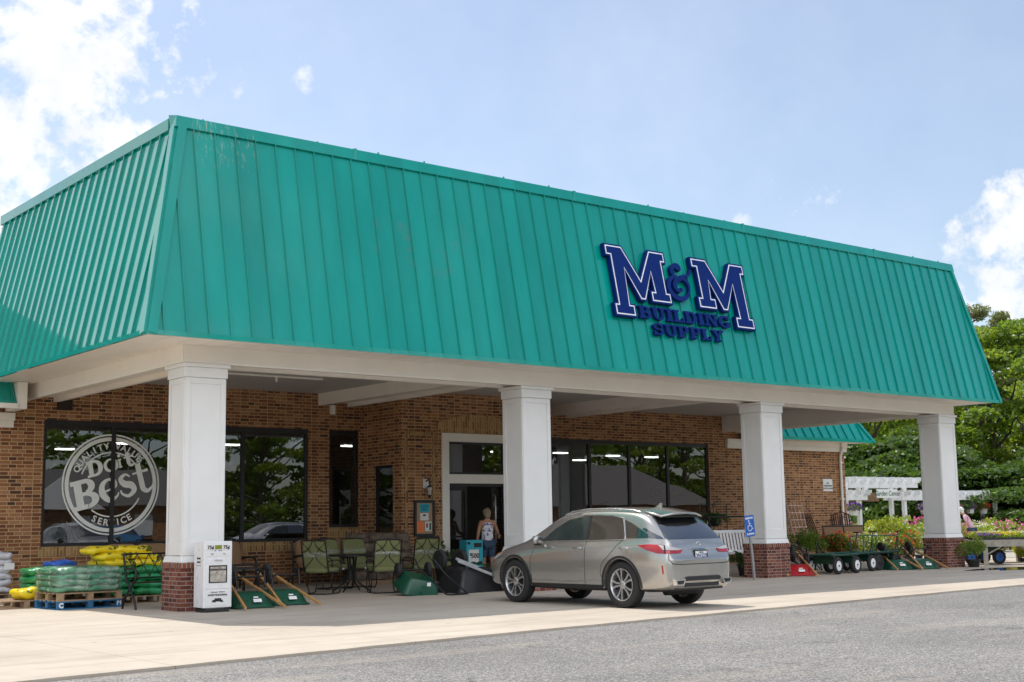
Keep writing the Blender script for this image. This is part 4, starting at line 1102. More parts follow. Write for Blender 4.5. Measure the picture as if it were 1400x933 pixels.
        mi = MB(); mi.ell((s*1.02, 2.02, 1.06), (.095, .072, .035), 14, 8, .8); mi.build('mirror_base', M['black'], mo, smooth=60)
        # lamps
        D = diag(s)
        tl = panel('tail_lamp', [(.36,1.03),(.15,1.045),(-.04,1.03),(-.20,1.0),(-.40,.965),(-.36,.90),(-.10,.895),(.06,.905),(.22,.96)], D, M['taillamp'], off=.012, step=.03)
        panel('lamp_lens', [(.02,1.03),(-.20,1.0),(-.395,.962),(-.30,.945),(-.06,.955)], D, M['clearlamp'], off=.017, par=tl, step=.03)
        panel('lamp_lens', [(-.07,1.025),(-.095,1.02),(-.10,.90),(-.075,.90)], D, M['black'], off=.02, par=tl, step=.03)
        panel('reflector', [(-.02,.71),(-.045,.71),(-.055,.575),(-.035,.575)], D, M['taillamp'], off=.008, step=.03)
        panel('headlight', [(3.62,.80),(3.40,.88),(3.12,.92),(3.30,.82),(3.55,.74)], S, M['clearlamp'], off=.008, step=.03)
        panel('side_marker', [(3.42,.86),(3.20,.905),(3.30,.855)], S, M['amber'], off=.014, step=.03)
        # roof rail
        rl = MB(); rl.tube([(s*.585, -.20, 1.575), (s*.59, -.05, 1.61), (s*.585, .5, 1.645), (s*.58, 1.1, 1.645), (s*.58, 1.5, 1.61), (s*.59, 1.68, 1.555)], .016, 8); rl.build('roof_rail', M['alloy'], T, smooth=50)
        # exhaust
        ex = MB(); x0 = s*.62
        q = [(-.13,.055),(.13,.045),(.10,-.045),(-.09,-.05)]; q2 = [(-.095,.03),(.095,.025),(.07,-.028),(-.065,-.03)]
        TE = Matrix.Translation((x0, -1.105, .435)) @ Matrix(((s,0,0,0),(0,0,1,0),(0,1,0,0),(0,0,0,1)))
        for i in range(4):
            j = (i+1) % 4; ex.prism([q[i], q[j], q2[j], q2[i]], 0, .14, TE)
        eo = ex.build('exhaust_tip', M['chrome'], T)
        ex = MB(); ex.prism(q2, .03, .1, TE); ex.build('exhaust_bore', M['black'], eo)
    # windscreen, rear glass, hatch
    panel('windscreen', [(-.62,2.50),(.62,2.50),(.55,1.72),(-.55,1.72)], top, M['carglass'])
    panel('rear_window', [(-.74,1.125),(.74,1.125),(.585,1.49),(.42,1.53),(-.42,1.53),(-.585,1.49)], rear, M['carglass'])
    strip('hatch_seam', [(-.79,.91),(-.80,.80),(-.74,.735),(-.60,.722),(.60,.722),(.74,.735),(.80,.80),(.79,.91)], rear, .014, M['black'], off=.001)
    strip('hatch_crease', [(-.46,.965),(.46,.965)], rear, .022, M['chrome'], off=.003)
    panel('bumper_insert', [(-.48,.50),(-.42,.525),(.42,.525),(.48,.50),(.46,.455),(-.46,.455)], rear, M['cladding'], off=.012)
    df = MB(); df.box(-.62, .62, -1.0, -.6, .30, .43); df.box(-.45,.45,-1.06,-1.0,.36,.45); df.tube([(-.4,-.55,.27),(.4,-.6,.27)], .07, 10); df.build('rear_diffuser', M['cladding'], T, bevel=.01)
    sp = MB()
    P = [(-.56,-.26,1.60),(-.3,-.2,1.645),(0,-.18,1.66),(.3,-.2,1.645),(.56,-.26,1.60)]; Q = [(-.55,-.64,1.515),(-.3,-.72,1.555),(0,-.74,1.565),(.3,-.72,1.555),(.55,-.64,1.515)]
    V = [Vector(q) for q in P+Q] + [Vector(q)-Vector((0,0,.035)) for q in P+Q]
    F_ = []
    for i in range(4): F_ += [(i,i+1,i+6,i+5),(i+10,i+15,i+16,i+11),(i+5,i+6,i+16,i+15),(i,i+10,i+11,i+1)]
    sp.add(V, F_ + [(0,5,15,10),(4,14,19,9)])
    so_ = sp.build('spoiler', M['carpaint'], T, bevel=.012, smooth=30)
    sp = MB(); sp.box(-.45,.45,-.66,-.5,1.48,1.515); sp.build('spoiler_underside', M['black'], so_)
    fn = MB(); fn.prism([(-.06,0),(.09,0),(-.045,.075),(-.065,.07)], -.016, .016, Matrix.Translation((0,-.12,1.655)) @ Matrix(((0,0,1,0),(1,0,0,0),(0,1,0,0),(0,0,0,1)))); fn.build('antenna_fin', M['carpaint'], T, bevel=.006)
    # plate
    p_, nn = hit((0,-3,.855),(0,1,0)); yp = p_.y-.012
    RT_ = Matrix.Translation((0,yp,.855)) @ FRONT
    pl = MB(); pl.box(-.17,.17,yp,yp+.05,.765,.945); po = pl.build('plate_frame', M['black'], T, bevel=.006)
    pl = MB(); pl.box(-.15,.15,yp-.004,yp,.785,.925); pl.build('plate', M['card'], po)
    M['plateink'] = mat('plate_blue_ink', (.02,.03,.16), .5)
    pl = MB(); addtext(pl, 'LVN·2278', .085, RT_ @ Matrix.Translation((0,-.004,.005)), bold=.002); addtext(pl, 'VIRGINIA', .028, RT_ @ Matrix.Translation((0,.05,.005)), bold=.001); pl.build('plate_lettering', M['plateink'], po)
    p_, nn = hit((0,-3,1.045),(0,1,0)); em = MB(); ET = Matrix.Translation((0,p_.y-.012,1.045)) @ FRONT
    em.tube([tuple((ET @ Vector((.05*cos(2*pi*k/24), .036*sin(2*pi*k/24), 0)))) for k in range(24)], .005, 6, closed=True)
    em.bar(ET @ Vector((-.006,.028,.0)), ET @ Vector((-.022,-.018,0)), .009, .009, (0,1,0)); em.bar(ET @ Vector((-.024,-.018,0)), ET @ Vector((.034,-.018,0)), .009, .009, (0,1,0))
    em.build('emblem', M['chrome'], T)
    # wheels
    def wheel():
        r = .383
        t = MB(); t.lathe([(.262,-.105),(.30,-.118),(.345,-.117),(.372,-.10),(r,-.075),(r,.075),(.372,.10),(.345,.117),(.30,.118),(.262,.105)], 48, caps=False)
        tr = t.mesh('tyre', M['rubber'], 40)
        t = MB(); t.lathe([(.262,.105),(.268,.112),(.255,.113),(.245,.095),(.235,.02),(.235,-.1),(.262,-.105)], 48, caps=False); t.mat(0)
        rim = t.mesh('rim', M['alloy'], 40)
        t = MB(); t.lathe([(0,.0),(.24,.0),(.24,-.02),(0,-.02)], 32); brl = t.mesh('brake_disc', M['alloydark'], 40)
        t = MB()
        for k in range(5):
            for dd in (-1, 1):
                a = 2*pi*k/5 + pi/2; R_ = Matrix.Rotation(a, 4, 'Z')
                p0 = [(.055, dd*.016-.013), (.055, dd*.016+.013), (.15, dd*.030+.017), (.252, dd*.068+.020), (.252, dd*.068-.020), (.15, dd*.030-.013)]
                t.prism(p0, .055+dd*.0006+k*.0001, .088+dd*.0007+k*.0001, R_)
        t.lathe([(0,.06),(.07,.06),(.07,.088),(.05,.095),(0,.096)], 24)
        spk = t.mesh('spokes', M['alloy'], 30, weld=False)
        return tr, rim, brl, spk
    tr, rim, brl, spk = wheel()
    for y in (0, 2.79):
        for s in (-1, 1):
            wo = bpy.data.objects.new('wheel', tr); COL.objects.link(wo); wo.parent = T
            wo.location = (s*.805, y, .383); wo.rotation_euler = (0, s*pi/2, 0)
            if y == 0 and s < 0: wo.rotation_euler = (0, -pi/2, 0)
            for nme, me in (('rim', rim), ('brake_disc', brl), ('spokes', spk)):
                c_ = bpy.data.objects.new(nme, me); COL.objects.link(c_); c_.parent = wo
    return T
CAR = make_car()
CAR.location = (13.92+.765, 14.74+.015, 0); CAR.rotation_euler = (0, 0, .02); CAR.scale = (.83, .90, .91)
# white cars parked across the lot, seen mirrored in the shop windows
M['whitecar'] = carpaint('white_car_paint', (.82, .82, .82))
for i, (x, y, rz, lb) in enumerate([(27.2, 6.6, pi*.5, 'white SUV parked across the lot, mirrored in the shop window beside the newspaper box'),
                                   (22.5, -1.5, 0.1, 'dark SUV parked far across the lot, mirrored in the badge window')]):
    c_ = copytree(CAR, (x, y, -.03), rz, lb)
    for ch in c_.children:
        if ch.name.split('.')[0] in ('body', 'spoiler', 'mirror', 'antenna_fin', 'sill_trim'):
            ch.material_slots[0].link = 'OBJECT'; ch.material_slots[0].material = M['whitecar'] if i == 0 else M['bluewood']

# ------------------------------------------------------------------ people
def skinmesh(verts, edges, radii, sub=2):
    me = bpy.data.meshes.new('sk'); me.from_pydata(verts, edges, [])
    def f(o):
        m = o.modifiers.new('k', 'SKIN'); m.use_smooth_shade = True
        sv = o.data.skin_vertices[0].data
        for i, r in enumerate(radii): sv[i].radius = (r, r) if not isinstance(r, tuple) else r
        sv[0].use_root = True
        s = o.modifiers.new('s', 'SUBSURF'); s.levels = sub
    return evalmesh(me, [f])
def person(label, loc, rz, top_mat, leg_mat, hair_mat, lean=0., h=1.64, reach=True, sleeves=False, shorts=True):
    k = h/1.64
    T = thing('person', label, 'person', loc, rz)
    dy = lean                                            # forward is +Y
    Vs = [(0,0,.90),(0,.0+dy*.15,1.02),(0,dy*.35,1.18),(0,dy*.6,1.34),(0,dy*.75,1.43),(0,dy*.95+.01,1.50),
          (-.085,0,.86),(-.095,.03,.48),(-.10,-.02,.09),(-.105,.09,.035),(.085,0,.86),(.095,-.05,.48),(.10,-.12,.10),(.105,-.01,.035),
          (-.165,dy*.7,1.37),(-.235,dy*.6-.02,1.12),(-.25,dy*.5+.06,.88),(.165,dy*.7,1.37)]
    if reach: Vs += [(.27,dy*.6+.04,1.13),(.36,dy*.5+.22,1.04)]
    else: Vs += [(.24,dy*.6+.02,1.12),(.23,dy*.6+.20,.98)]
    E = [(0,1),(1,2),(2,3),(3,4),(4,5),(0,6),(6,7),(7,8),(8,9),(0,10),(10,11),(11,12),(12,13),(3,14),(14,15),(15,16),(3,17),(17,18),(18,19)]
    R_ = [(.155,.115),(.125,.095),(.135,.10),(.15,.10),(.06,.06),(.052,.055),(.10,.105),(.062,.064),(.036,.04),(.033,.028),(.10,.105),(.062,.064),(.036,.04),(.033,.028),
          (.058,.058),(.042,.042),(.028,.03),(.058,.058),(.042,.042),(.028,.03)]
    Vs = [tuple(q*k for q in v) for v in Vs]; R_ = [tuple(q*k for q in r) for r in R_]
    me = skinmesh(Vs, E, R_)
    b = MB(); b.add([v.co.copy() for v in me.vertices], [tuple(p.vertices) for p in me.polygons])
    hc = Vector((0, dy*1.05+.035, 1.575))*k
    b.ell(hc, (.072*k,.092*k,.112*k), 18, 12)                                  # head
    b.ell(hc+Vector((0,.092,-.005))*k, (.014*k,.02*k,.024*k), 8, 6)             # nose
    for s in (-1,1):
        b.ell(hc+Vector((s*.073,-.005,0))*k, (.012*k,.022*k,.032*k), 8, 6)      # ears
        b.ell(hc+Vector((s*.03,.083,.016))*k, (.012*k,.008*k,.007*k), 8, 6)
    b.ell(hc+Vector((0,.083,-.045))*k, (.024*k,.012*k,.008*k), 8, 6)            # mouth
    for i in (16, 19):                                                          # hands
        p0 = Vector(Vs[i]); d_ = (p0-Vector(Vs[i-1])).normalized(); sd = d_.cross(Vector((0,1,.3))).normalized(); pn = d_.cross(sd)
        b.ell(p0+d_*.045*k, (.030*k,.030*k,.045*k), 10, 8)
        for q in range(4):
            a = p0 + d_*.075*k + sd*(q-1.5)*.017*k; L_ = (.060,.07,.066,.052)[q]*k
            b.tube([a, a+d_*L_*.5+pn*.006, a+d_*L_*.9+pn*.02], [.009*k,.0085*k,.006*k], 6)
        a = p0 + d_*.02*k + sd*.028*k; b.tube([a, a+(d_+sd).normalized()*.03*k, a+(d_*1.3+sd*.7).normalized()*.058*k], [.011*k,.010*k,.007*k], 6)
    b.build('body', M['skin'], T, smooth=70)
    # clothing follows the torso and the thighs
    tv = [(0,.0,.86),(0,dy*.15,1.02),(0,dy*.35,1.18),(0,dy*.6,1.335),(-.10,dy*.68,1.385),(.10,dy*.68,1.385)]
    tv = [tuple(q*k for q in v) for v in tv]; te = [(0,1),(1,2),(2,3),(3,4),(3,5)]; trr = [(.178,.135),(.15,.115),(.155,.118),(.165,.115),(.062,.065),(.062,.065)]
    if sleeves:
        n = len(tv); tv += [Vs[14], tuple(Vector(Vs[14]).lerp(Vector(Vs[15]), .8)), Vs[17], tuple(Vector(Vs[17]).lerp(Vector(Vs[18]), .8))]
        te += [(4,n),(n,n+1),(5,n+2),(n+2,n+3)]; trr += [(.072,.072),(.058,.058),(.072,.072),(.058,.058)]
    me = skinmesh(tv, te, [tuple(q*k for q in r) for r in trr]); me.materials.append(top_mat); me.polygons.foreach_set('use_smooth', [True]*len(me.polygons))
    o = bpy.data.objects.new('top', me); COL.objects.link(o); o.parent = T
    lo = .45 if shorts else .1
    lv = [Vs[0], Vs[6], Vs[7], Vs[10], Vs[11]]; lr = [(.172,.132),(.118,.122),(.082,.084),(.118,.122),(.082,.084)]; le = [(0,1),(1,2),(0,3),(3,4)]
    if not shorts: lv += [Vs[8], Vs[12]]; lr += [(.065,.065),(.065,.065)]; le += [(2,5),(4,6)]
    me = skinmesh(lv, le, [tuple(q*k for q in r) for r in lr]); me.materials.append(leg_mat); me.polygons.foreach_set('use_smooth', [True]*len(me.polygons))
    o = bpy.data.objects.new('shorts' if shorts else 'trousers', me); COL.objects.link(o); o.parent = T
    hm = MB(); hm.ell(hc+Vector((0,-.018,.03))*k, (.10*k,.112*k,.108*k), 22, 14, 1., .07, 3); hm.ell(hc+Vector((0,-.055,-.04))*k, (.085*k,.062*k,.08*k), 16, 10, 1., .08, 4)
    hm.build('hair', hair_mat, T, smooth=60)
    sh = MB()
    for i in (8, 12):
        p0 = Vector(Vs[i]); sh.ell((p0.x, p0.y+.055*k, .035*k), (.048*k,.125*k,.04*k), 12, 8, .8)
    sh.build('shoes', M['card'], T, smooth=60)
    return T
person('woman in a white floral sleeveless top and denim shorts reaching for the entrance door', (19.28, 24.98, 0), -.35, M['floral'], M['denim'], M['blondhair'], h=1.60)
# ------------------------------------------------------------------ small things by the doors
# newspaper box
T = thing('newspaper_box', 'white coin newspaper box against the left brick footed column', 'newspaper box', (9.43, 19.28, 0), -.06)
t = MB(); t.box(-.21, .21, -.17, .18, 0, .05); t.build('base', M['black'], T, bevel=.01)
t = MB(); t.box(-.235, .235, -.19, .20, .07, 1.09); t.box(-.15,.15,-.12,.12,.05,.071); t.build('cabinet', M['white_gloss'], T, bevel=.035)
t = MB(); t.box(-.205, .205, -.198, -.19, .36, .825); do_ = t.build('door', M['white_gloss'], T, bevel=.006)
t = MB(); t.box(-.15, .15, -.203, -.198, .45, .72); t.build('window', M['black'], do_)
t = MB(); t.box(-.13, .13, -.2055, -.203, .465, .70); t.build('newspaper', M['paperprint'], do_)
t = MB(); addtext(t, 'Gazette Journal', .042, Matrix.Translation((0, -.208, .655)) @ FRONT, bold=.001); t.build('headline', M['ink'], do_)
t = MB(); t.tube([(-.06,-.20,.80),(-.06,-.225,.80),(.06,-.225,.80),(.06,-.20,.80)], .008, 6); t.build('handle', M['chrome'], do_)
t = MB(); t.box(-.205, .205, -.197, -.19, .86, .925); t.box(-.195, .195, -.197, -.19, .95, 1.04); t.box(-.20, .20, -.196, -.19, .105, .335); t.build('label_panel', M['card'], T)
t = MB(); addtext(t, '75¢', .075, Matrix.Translation((-.125, -.20, .995)) @ FRONT, bold=.002); addtext(t, '75¢', .075, Matrix.Translation((.135, -.20, .995)) @ FRONT, bold=.002)
addtext(t, 'GAZETTE-JOURNAL', .036, Matrix.Translation((0, -.199, .265)) @ FRONT, bold=.001); addtext(t, 'Gloucester · Mathews', .026, Matrix.Translation((0, -.199, .31)) @ FRONT)
t.box(-.085, .085, -.199, -.196, .165, .19); t.box(-.05, .06, -.199, -.196, .191, .215); t.box(-.1,-.03,-.199,-.196,.155,.164); t.box(.04,.1,-.199,-.196,.155,.164)
for x in (-.05, .02, .05): t.lathe([(.008,0),(.008,.008)], 10, Matrix.Translation((x, -.19, .94+.005)) @ FRONT)
addtext(t, 'PUSH', .022, Matrix.Translation((-.1, -.20, .893)) @ FRONT); addtext(t, 'PULL', .022, Matrix.Translation((.1, -.20, .893)) @ FRONT)
t.build('lettering', M['ink'], T)
t = MB(); t.box(-.055, .06, -.199, -.196, .965, 1.03); t.build('emblem', M['leaf_y'], T)
t = MB()
for i, s in enumerate(['Gazette', 'Journal', '————']): addtext(t, s, .045, Matrix.Translation((-.2375, .0, .83-.055*i)) @ Matrix(((0,0,-1,0),(-1,0,0,0),(0,1,0,0),(0,0,0,1))), bold=.001)
t.build('side_lettering', M['ink'], T)

# black metal bench
T = thing('metal_bench', 'black metal bench with a lattice back behind the left column', 'bench', (8.78, 20.75, 0))
for x in (0, 1.25):
    t = MB(); t.tube(spline([(x,-.05,.0),(x,.03,.16),(x,.22,.36),(x,.36,.44)],5)+[(x,.50,.90)], .02, 8)
    t.tube(spline([(x,.50,0),(x,.42,.16),(x,.16,.36),(x,-.02,.50),(x,.0,.64),(x,.10,.66),(x,.42,.65)],5), .02, 8)
    t.build('end_frame', M['blackmetal'], T, smooth=50)
t = MB()
for k in range(6): t.box(.01, 1.24, .02+k*.075, .07+k*.075, .42, .435)
t.build('seat', M['blackmetal'], T)
t = MB(); t.tube([(.02,.41,.50),(1.23,.41,.50)], .014, 6); t.tube([(.02,.50,.89),(1.23,.50,.89)], .016, 6)
for k in range(6):
    a = .03+k*.2; t.tube([(a,.42,.52),(a+.2,.495,.88)], .008, 5); t.tube([(a+.2,.42,.52),(a,.495,.88)], .008, 5)
t.build('backrest', M['blackmetal'], T, smooth=50)

# ---- pallets and bags
def pallet(loc, rz, label, matk, w_=1.12, d_=.95, group='wooden pallets under the bags'):
    T = thing('pallet', label, 'pallet', loc, rz, group)
    for nme, z0, z1 in (('deck', .115, .135), ('deck', .0, .018)):
        t = MB()
        for k in range(6): t.box(0, w_, k*(d_-.11)/5, k*(d_-.11)/5+.11, z0, z1)
        t.build(nme, M[matk], T)
    for x in (0, w_/2-.05, w_-.1):
        for y in (.0, d_/2-.05, d_-.1): t = MB(); t.box(x+.002, x+.098, y+.004, y+.096, .019, .114); t.build('block', M[matk], T)
    return T
BAGM = {}
def bagmesh(matk, w_, d_, h_, var):
    k = (matk, w_, d_, h_, var)
    if k not in BAGM:
        r = random.Random(var*17+5); t = MB(); nu, nv = 26, 12; V = []; F = []
        ph = [r.uniform(0, 6) for _ in range(6)]
        sp = lambda q, e: math.copysign(abs(q)**e, q)
        for j in range(nv+1):
            a = -pi/2+pi*j/nv
            for i in range(nu):
                b = 2*pi*i/nu; x = sp(cos(a),.55)*sp(cos(b),.42); y = sp(cos(a),.55)*sp(sin(b),.42); z = sp(sin(a),.75)
                u = 1+.05*sin(3*x+ph[0]+2*y)+.03*sin(7*y+ph[1])
                V.append((x*w_/2*u, y*d_/2*(1+.05*sin(4*x+ph[2])), z*h_/2*(1+.16*sin(4*x+ph[3])*sin(3*y+ph[4])) + .012*sin(9*x+ph[5]) + h_/2))
        for j in range(nv):
            for i in range(nu): l = (i+1) % nu; F.append((j*nu+i, j*nu+l, (j+1)*nu+l, (j+1)*nu+i))
        t.add(V, F); BAGM[k] = t.mesh('bag', M[matk], 70)
    return BAGM[k]
def bag(matk, loc, rz, label, group, w_=.72, d_=.44, h_=.15, tilt=0., nm='bag'):
    o = bpy.data.objects.new(nm, bagmesh(matk, w_, d_, h_, rnd.randrange(4))); COL.objects.link(o)
    o.location = loc; o.rotation_euler = (tilt, rnd.uniform(-.04,.04), rz)
    return tag(o, label, 'bag', group)
P0 = Vector((7.90, 21.76, 0)); rz0 = .07; RZ = Matrix.Rotation(rz0, 3, 'Z')
BP = pallet(P0, rz0, 'blue painted pallet lettered C at the bottom of the wrapped stack', 'bluewood')
t = MB(); addtext(t, 'C', .11, Matrix.Translation((.05, .002, .068)) @ FRONT, bold=.006); t.build('stencil', M['card'], BP)
t = MB(); addtext(t, 'P1', .09, Matrix.Translation((1.07, .002, .068)) @ FRONT, bold=.003); t.build('stencil', M['card'], BP)
pallet(P0+Vector((0,0,.137)), rz0, 'raw wood pallet lying on the blue pallet', 'woodpallet')
for L_ in range(4):
    for i in range(2):
        for j in range(2):
            q = P0 + RZ @ Vector((.30+i*.52+rnd.uniform(-.02,.02), .25+j*.46, 0)); 
            bag('greenwhitebag', (q.x, q.y, .272+L_*.098), rz0+rnd.uniform(-.04,.04), 'green and white soil bag inside the film wrapped stack on the blue pallet', 'bags in the wrapped stack', .60, .50, .118)
t = MB(); q = P0 + RZ @ Vector((.555,.475,0)); t.ell((0,0,.22), (.61,.53,.225), 40, 16, .3, .012, 5)
o = t.build('stretch_wrap', M['film'], None, smooth=70); o.location = (q.x, q.y, .26); o.rotation_euler = (0,0,rz0); tag(o, 'clear crinkled stretch film round the green and white bags', 'plastic wrap')
P1 = Vector((7.18, 22.75, 0)); pallet(P1, .05, 'raw wood pallet carrying one yellow bag', 'woodpallet')
bag('yellowbag', (P1.x+.75, P1.y+.32, .135), .2, 'lone yellow bag on the low pallet left of the wrapped stack', None, .72, .46, .20)
P2 = Vector((8.95, 22.45, 0)); pallet(P2, .04, 'raw wood pallet under the dark green and yellow bags', 'woodpallet')
for L_ in range(4):
    for i in range(2):
        for j in range(2): bag('greenbag', (P2.x+.28+i*.56, P2.y+.24+j*.46, .135+L_*.125), rnd.uniform(-.06,.06), 'dark green bag in the loose stack behind the metal bench', 'dark green bags', .60, .48, .15)
for (x, y, z, r) in [(.3,.25,.64,.1),(.85,.28,.64,-.1),(.3,.7,.64,0),(.85,.72,.64,.2),(.25,.3,.76,.1),(.8,.32,.76,-.15),(.35,.7,.77,.25),(.9,.7,.76,0),(.1,.5,.87,.15),(.65,.45,.87,-.1)]:
    bag('yellowbag', (P2.x+x, P2.y+y, z), r, 'yellow bag piled on top of the dark green bags', 'yellow bags on the pile', .64, .46, .14)
P3 = Vector((7.9, 23.05, 0)); pallet(P3, .02, 'raw wood pallet behind the film wrapped stack', 'woodpallet', .95)
for L_ in range(4):
    for i in range(2): bag('greenbag', (P3.x+.25+i*.46, P3.y+.45, .135+L_*.125), rnd.uniform(-.1,.1), 'dark green bag in the stack behind the film wrapped stack', 'green bags behind', .52, .60, .15)
bag('bluebag', (P3.x+.62, P3.y+.4, .64), .15, 'blue bag on top of the stack behind the wrapped bags', None, .5, .45, .13)
P4 = Vector((7.22, 25.55, 0)); pallet(P4, .0, 'pallet of pale grey bags by the brick wall at far left', 'woodpallet', 1.2, 1.0)
for L_ in range(6):
    for i in range(2):
        for j in range(2): bag('greybag', (P4.x+.30+i*.58, P4.y+.26+j*.48, .135+L_*.125), rnd.uniform(-.03,.03), 'pale grey bag in the tall stack by the left wall', 'pale grey bags', .62, .50, .15)
t = MB(); t.box(P4.x+1.0, P4.x+1.19, P4.y-.02, P4.y-.012, .58, .70); o = t.build('shipping_label', M['card']); tag(o, 'white paper label stuck on the pale grey bags', 'label')

# ---- wheelbarrows lying upside down
def wheelmesh(R_, w_, tyre, rimm, T, loc, name='wheel', axis='x'):
    t = MB(); TM = Matrix.Rotation(pi/2, 4, 'Y') if axis == 'x' else Matrix.Rotation(pi/2, 4, 'X')
    t.lathe([(R_*.58,-w_*.42),(R_*.85,-w_*.5),(R_*.97,-w_*.3),(R_,0),(R_*.97,w_*.3),(R_*.85,w_*.5),(R_*.58,w_*.42)], 26, TM, False)
    o = t.build(name, tyre, T, smooth=40); o.location = loc
    t = MB(); t.lathe([(0,-w_*.36),(R_*.2,-w_*.40),(R_*.3,-w_*.28),(R_*.6,-w_*.36),(R_*.6,w_*.36),(R_*.3,w_*.28),(R_*.2,w_*.40),(0,w_*.36)], 26, TM)
    t.build('rim', rimm, o, smooth=40)
    t = MB(); t.lathe([(0,-w_*.55),(R_*.10,-w_*.55),(R_*.10,w_*.55),(0,w_*.55)], 12, TM); t.build('hub', M['black'], o, smooth=40)
    return o
def tub(mb, top, bot, z0, z1, th=.012):
    """open tub: top (hw,y0,y1) at z1, bottom at z0; shell with thickness"""
    def ringp(hw, y0, y1, z, c):
        P = []
        for sx, sy in ((-1,0),(1,0),(1,1),(-1,1)):
            x = sx*hw; y = y1 if sy else y0
            for k in range(4):
                a = {(-1,0):pi,(1,0):1.5*pi,(1,1):0,(-1,1):.5*pi}[(sx,sy)] + k/3*pi/2
                P.append((x-sx*c+c*cos(a), y+(c if not sy else -c)+c*sin(a), z))
        return P
    rings = [ringp(*bot, z0, .07), ringp(top[0]*.4+bot[0]*.6, top[1]*.35+bot[1]*.65, top[2]*.35+bot[2]*.65, z0+(z1-z0)*.2, .09), ringp(*top, z1, .10), ringp(top[0]+.02, top[1]-.02, top[2]+.02, z1, .11), ringp(top[0]+.02, top[1]-.02, top[2]+.02, z1-.02, .11)]
    inner = [ringp(top[0]-th, top[1]+th, top[2]-th, z1, .09), ringp(bot[0]-th, bot[1]+th, bot[2]-th, z0+th, .06)]
    n = 16; V = [p for r in rings for p in r]; F = [tuple(reversed(range(n)))]
    for i in range(len(rings)-1):
        for k in range(n): l = (k+1) % n; F.append((i*n+k, i*n+l, (i+1)*n+l, (i+1)*n+k))
    mb.add(V, F)
    V = [p for r in inner for p in r]; F = [(k, n+k, n+(k+1) % n, (k+1) % n) for k in range(n)] + [tuple(range(n, 2*n))]
    mb.add(V, F)
def wheelbarrow(label, tubm, loc, rz, group, legm='blackmetal', woodm='handlewood'):
    """modelled bottom up: tray rim on the ground, wheel and legs in the air, handle grips down towards -Y"""
    T = thing('wheelbarrow', label, 'wheelbarrow', loc, rz, group)
    Fl = Matrix(((1,0,0,0),(0,1,0,0),(0,0,-1,.25),(0,0,0,1)))
    t = MB(); t.at(Fl); tub(t, (.34,-.50,.46), (.23,-.24,.30), 0, .24); t.build('tray', M[tubm], T, smooth=45)
    t = MB(); t.hexa([(-.02,-.468,.10),(.12,-.468,.10),(.12,-.46,.10),(-.02,-.46,.10)],[(-.02,-.425,.15),(.12,-.425,.15),(.12,-.415,.15),(-.02,-.415,.15)]); t.hexa([(.0,-.40,.165),(.08,-.40,.165),(.08,-.39,.165),(.0,-.39,.165)],[(.0,-.385,.185),(.08,-.385,.185),(.08,-.375,.185),(.0,-.375,.185)])
    lb = t.build('sticker', M['card'], T); lb.rotation_euler = (-.0,0,0)
    for s in (-1,1):
        t = MB(); t.bar((s*.10,.75,.52),(s*.33,-.92,.035),.04,.04); t.build('handle', M[woodm], T, bevel=.006)
        t = MB(); t.tube([(s*.24,-.28,.33),(s*.25,-.20,.58),(s*.24,-.06,.60),(s*.20,.12,.36)], .016, 8); t.build('leg', M[legm], T, smooth=50)
    t = MB(); t.tube([(-.25,-.16,.50),(.25,-.16,.50)], .014, 8); t.tube([(-.1,.58,.42),(-.09,.70,.50),(.09,.70,.50),(.1,.58,.42)], .014, 8); t.build('brace', M[legm], T, smooth=50)
    wheelmesh(.20, .09, M['rubber'], M['black'], T, (0,.62,.48))
    return T
WB = wheelbarrow('green wheelbarrow upside down right beside the newspaper box', 'greentub', (10.32, 19.92, 0), -.12, 'upturned green wheelbarrows')
copytree(WB, (11.10, 20.16, 0), -.12, 'green wheelbarrow upside down between the first wheelbarrow and the patio chairs', 'upturned green wheelbarrows')
copytree(WB, (29.25, 19.95, 0), -.55, 'green wheelbarrow upside down against the right end column', 'upturned green wheelbarrows')
copytree(WB, (28.55, 20.25, 0), -.5, 'green wheelbarrow upside down between the green wagons and the right end column', 'upturned green wheelbarrows')
wheelbarrow('red wheelbarrow upside down just right of the third column', 'redtub', (24.55, 20.05, 0), -.75, None)

# ---- tipped dump carts
def dumpcart(label, tubm, framem, loc, rz, s=1., tip=.0, steelhandle=False):
    T = thing('dump_cart', label, 'dump cart', loc, rz); T.scale = (s,)*3
    return T
T = thing('dump_cart', 'small green dump cart tipped on its nose with a black loop handle', 'dump cart', (14.25, 20.55, 0), -.25)
Rt = Matrix.Translation((0,0,.03)) @ Matrix.Rotation(radians(-62), 4, 'X')
GT = Matrix.Translation((0,.02,.31)) @ Matrix.Rotation(radians(17), 4, 'X') @ Matrix.Rotation(radians(10), 4, 'Y')
t = MB(); t.at(GT @ Matrix(((1,0,0,0),(0,1,0,0),(0,0,-1,.03),(0,0,0,1)))); tub(t, (.37,-.34,.36), (.27,-.22,.24), 0, .29); t.build('tub', M['greentub'], T, smooth=45)
for s in (-1,1): wheelmesh(.14, .08, M['rubber'], M['black'], T, (s*.30-.05,.22,.46))
t = MB(); t.tube([(-.38,.22,.46),(.28,.22,.46)], .014, 8); t.build('axle', M['blackmetal'], T, smooth=50)
t = MB(); t.tube(spline([(-.05,.10,.66),(-.03,-.02,.52),(.10,-.22,.32),(.28,-.52,.06),(.36,-.62,.02),(.74,-.48,.02),(.76,-.40,.05),(.55,-.05,.32),(.40,.12,.56),(.36,.16,.64)],5), .016, 8); t.build('handle', M['blackmetal'], T, smooth=60)
t = MB(); t.box(.02,.09,-.345,-.335,.17,.235); t.build('sticker', M['card'], T)
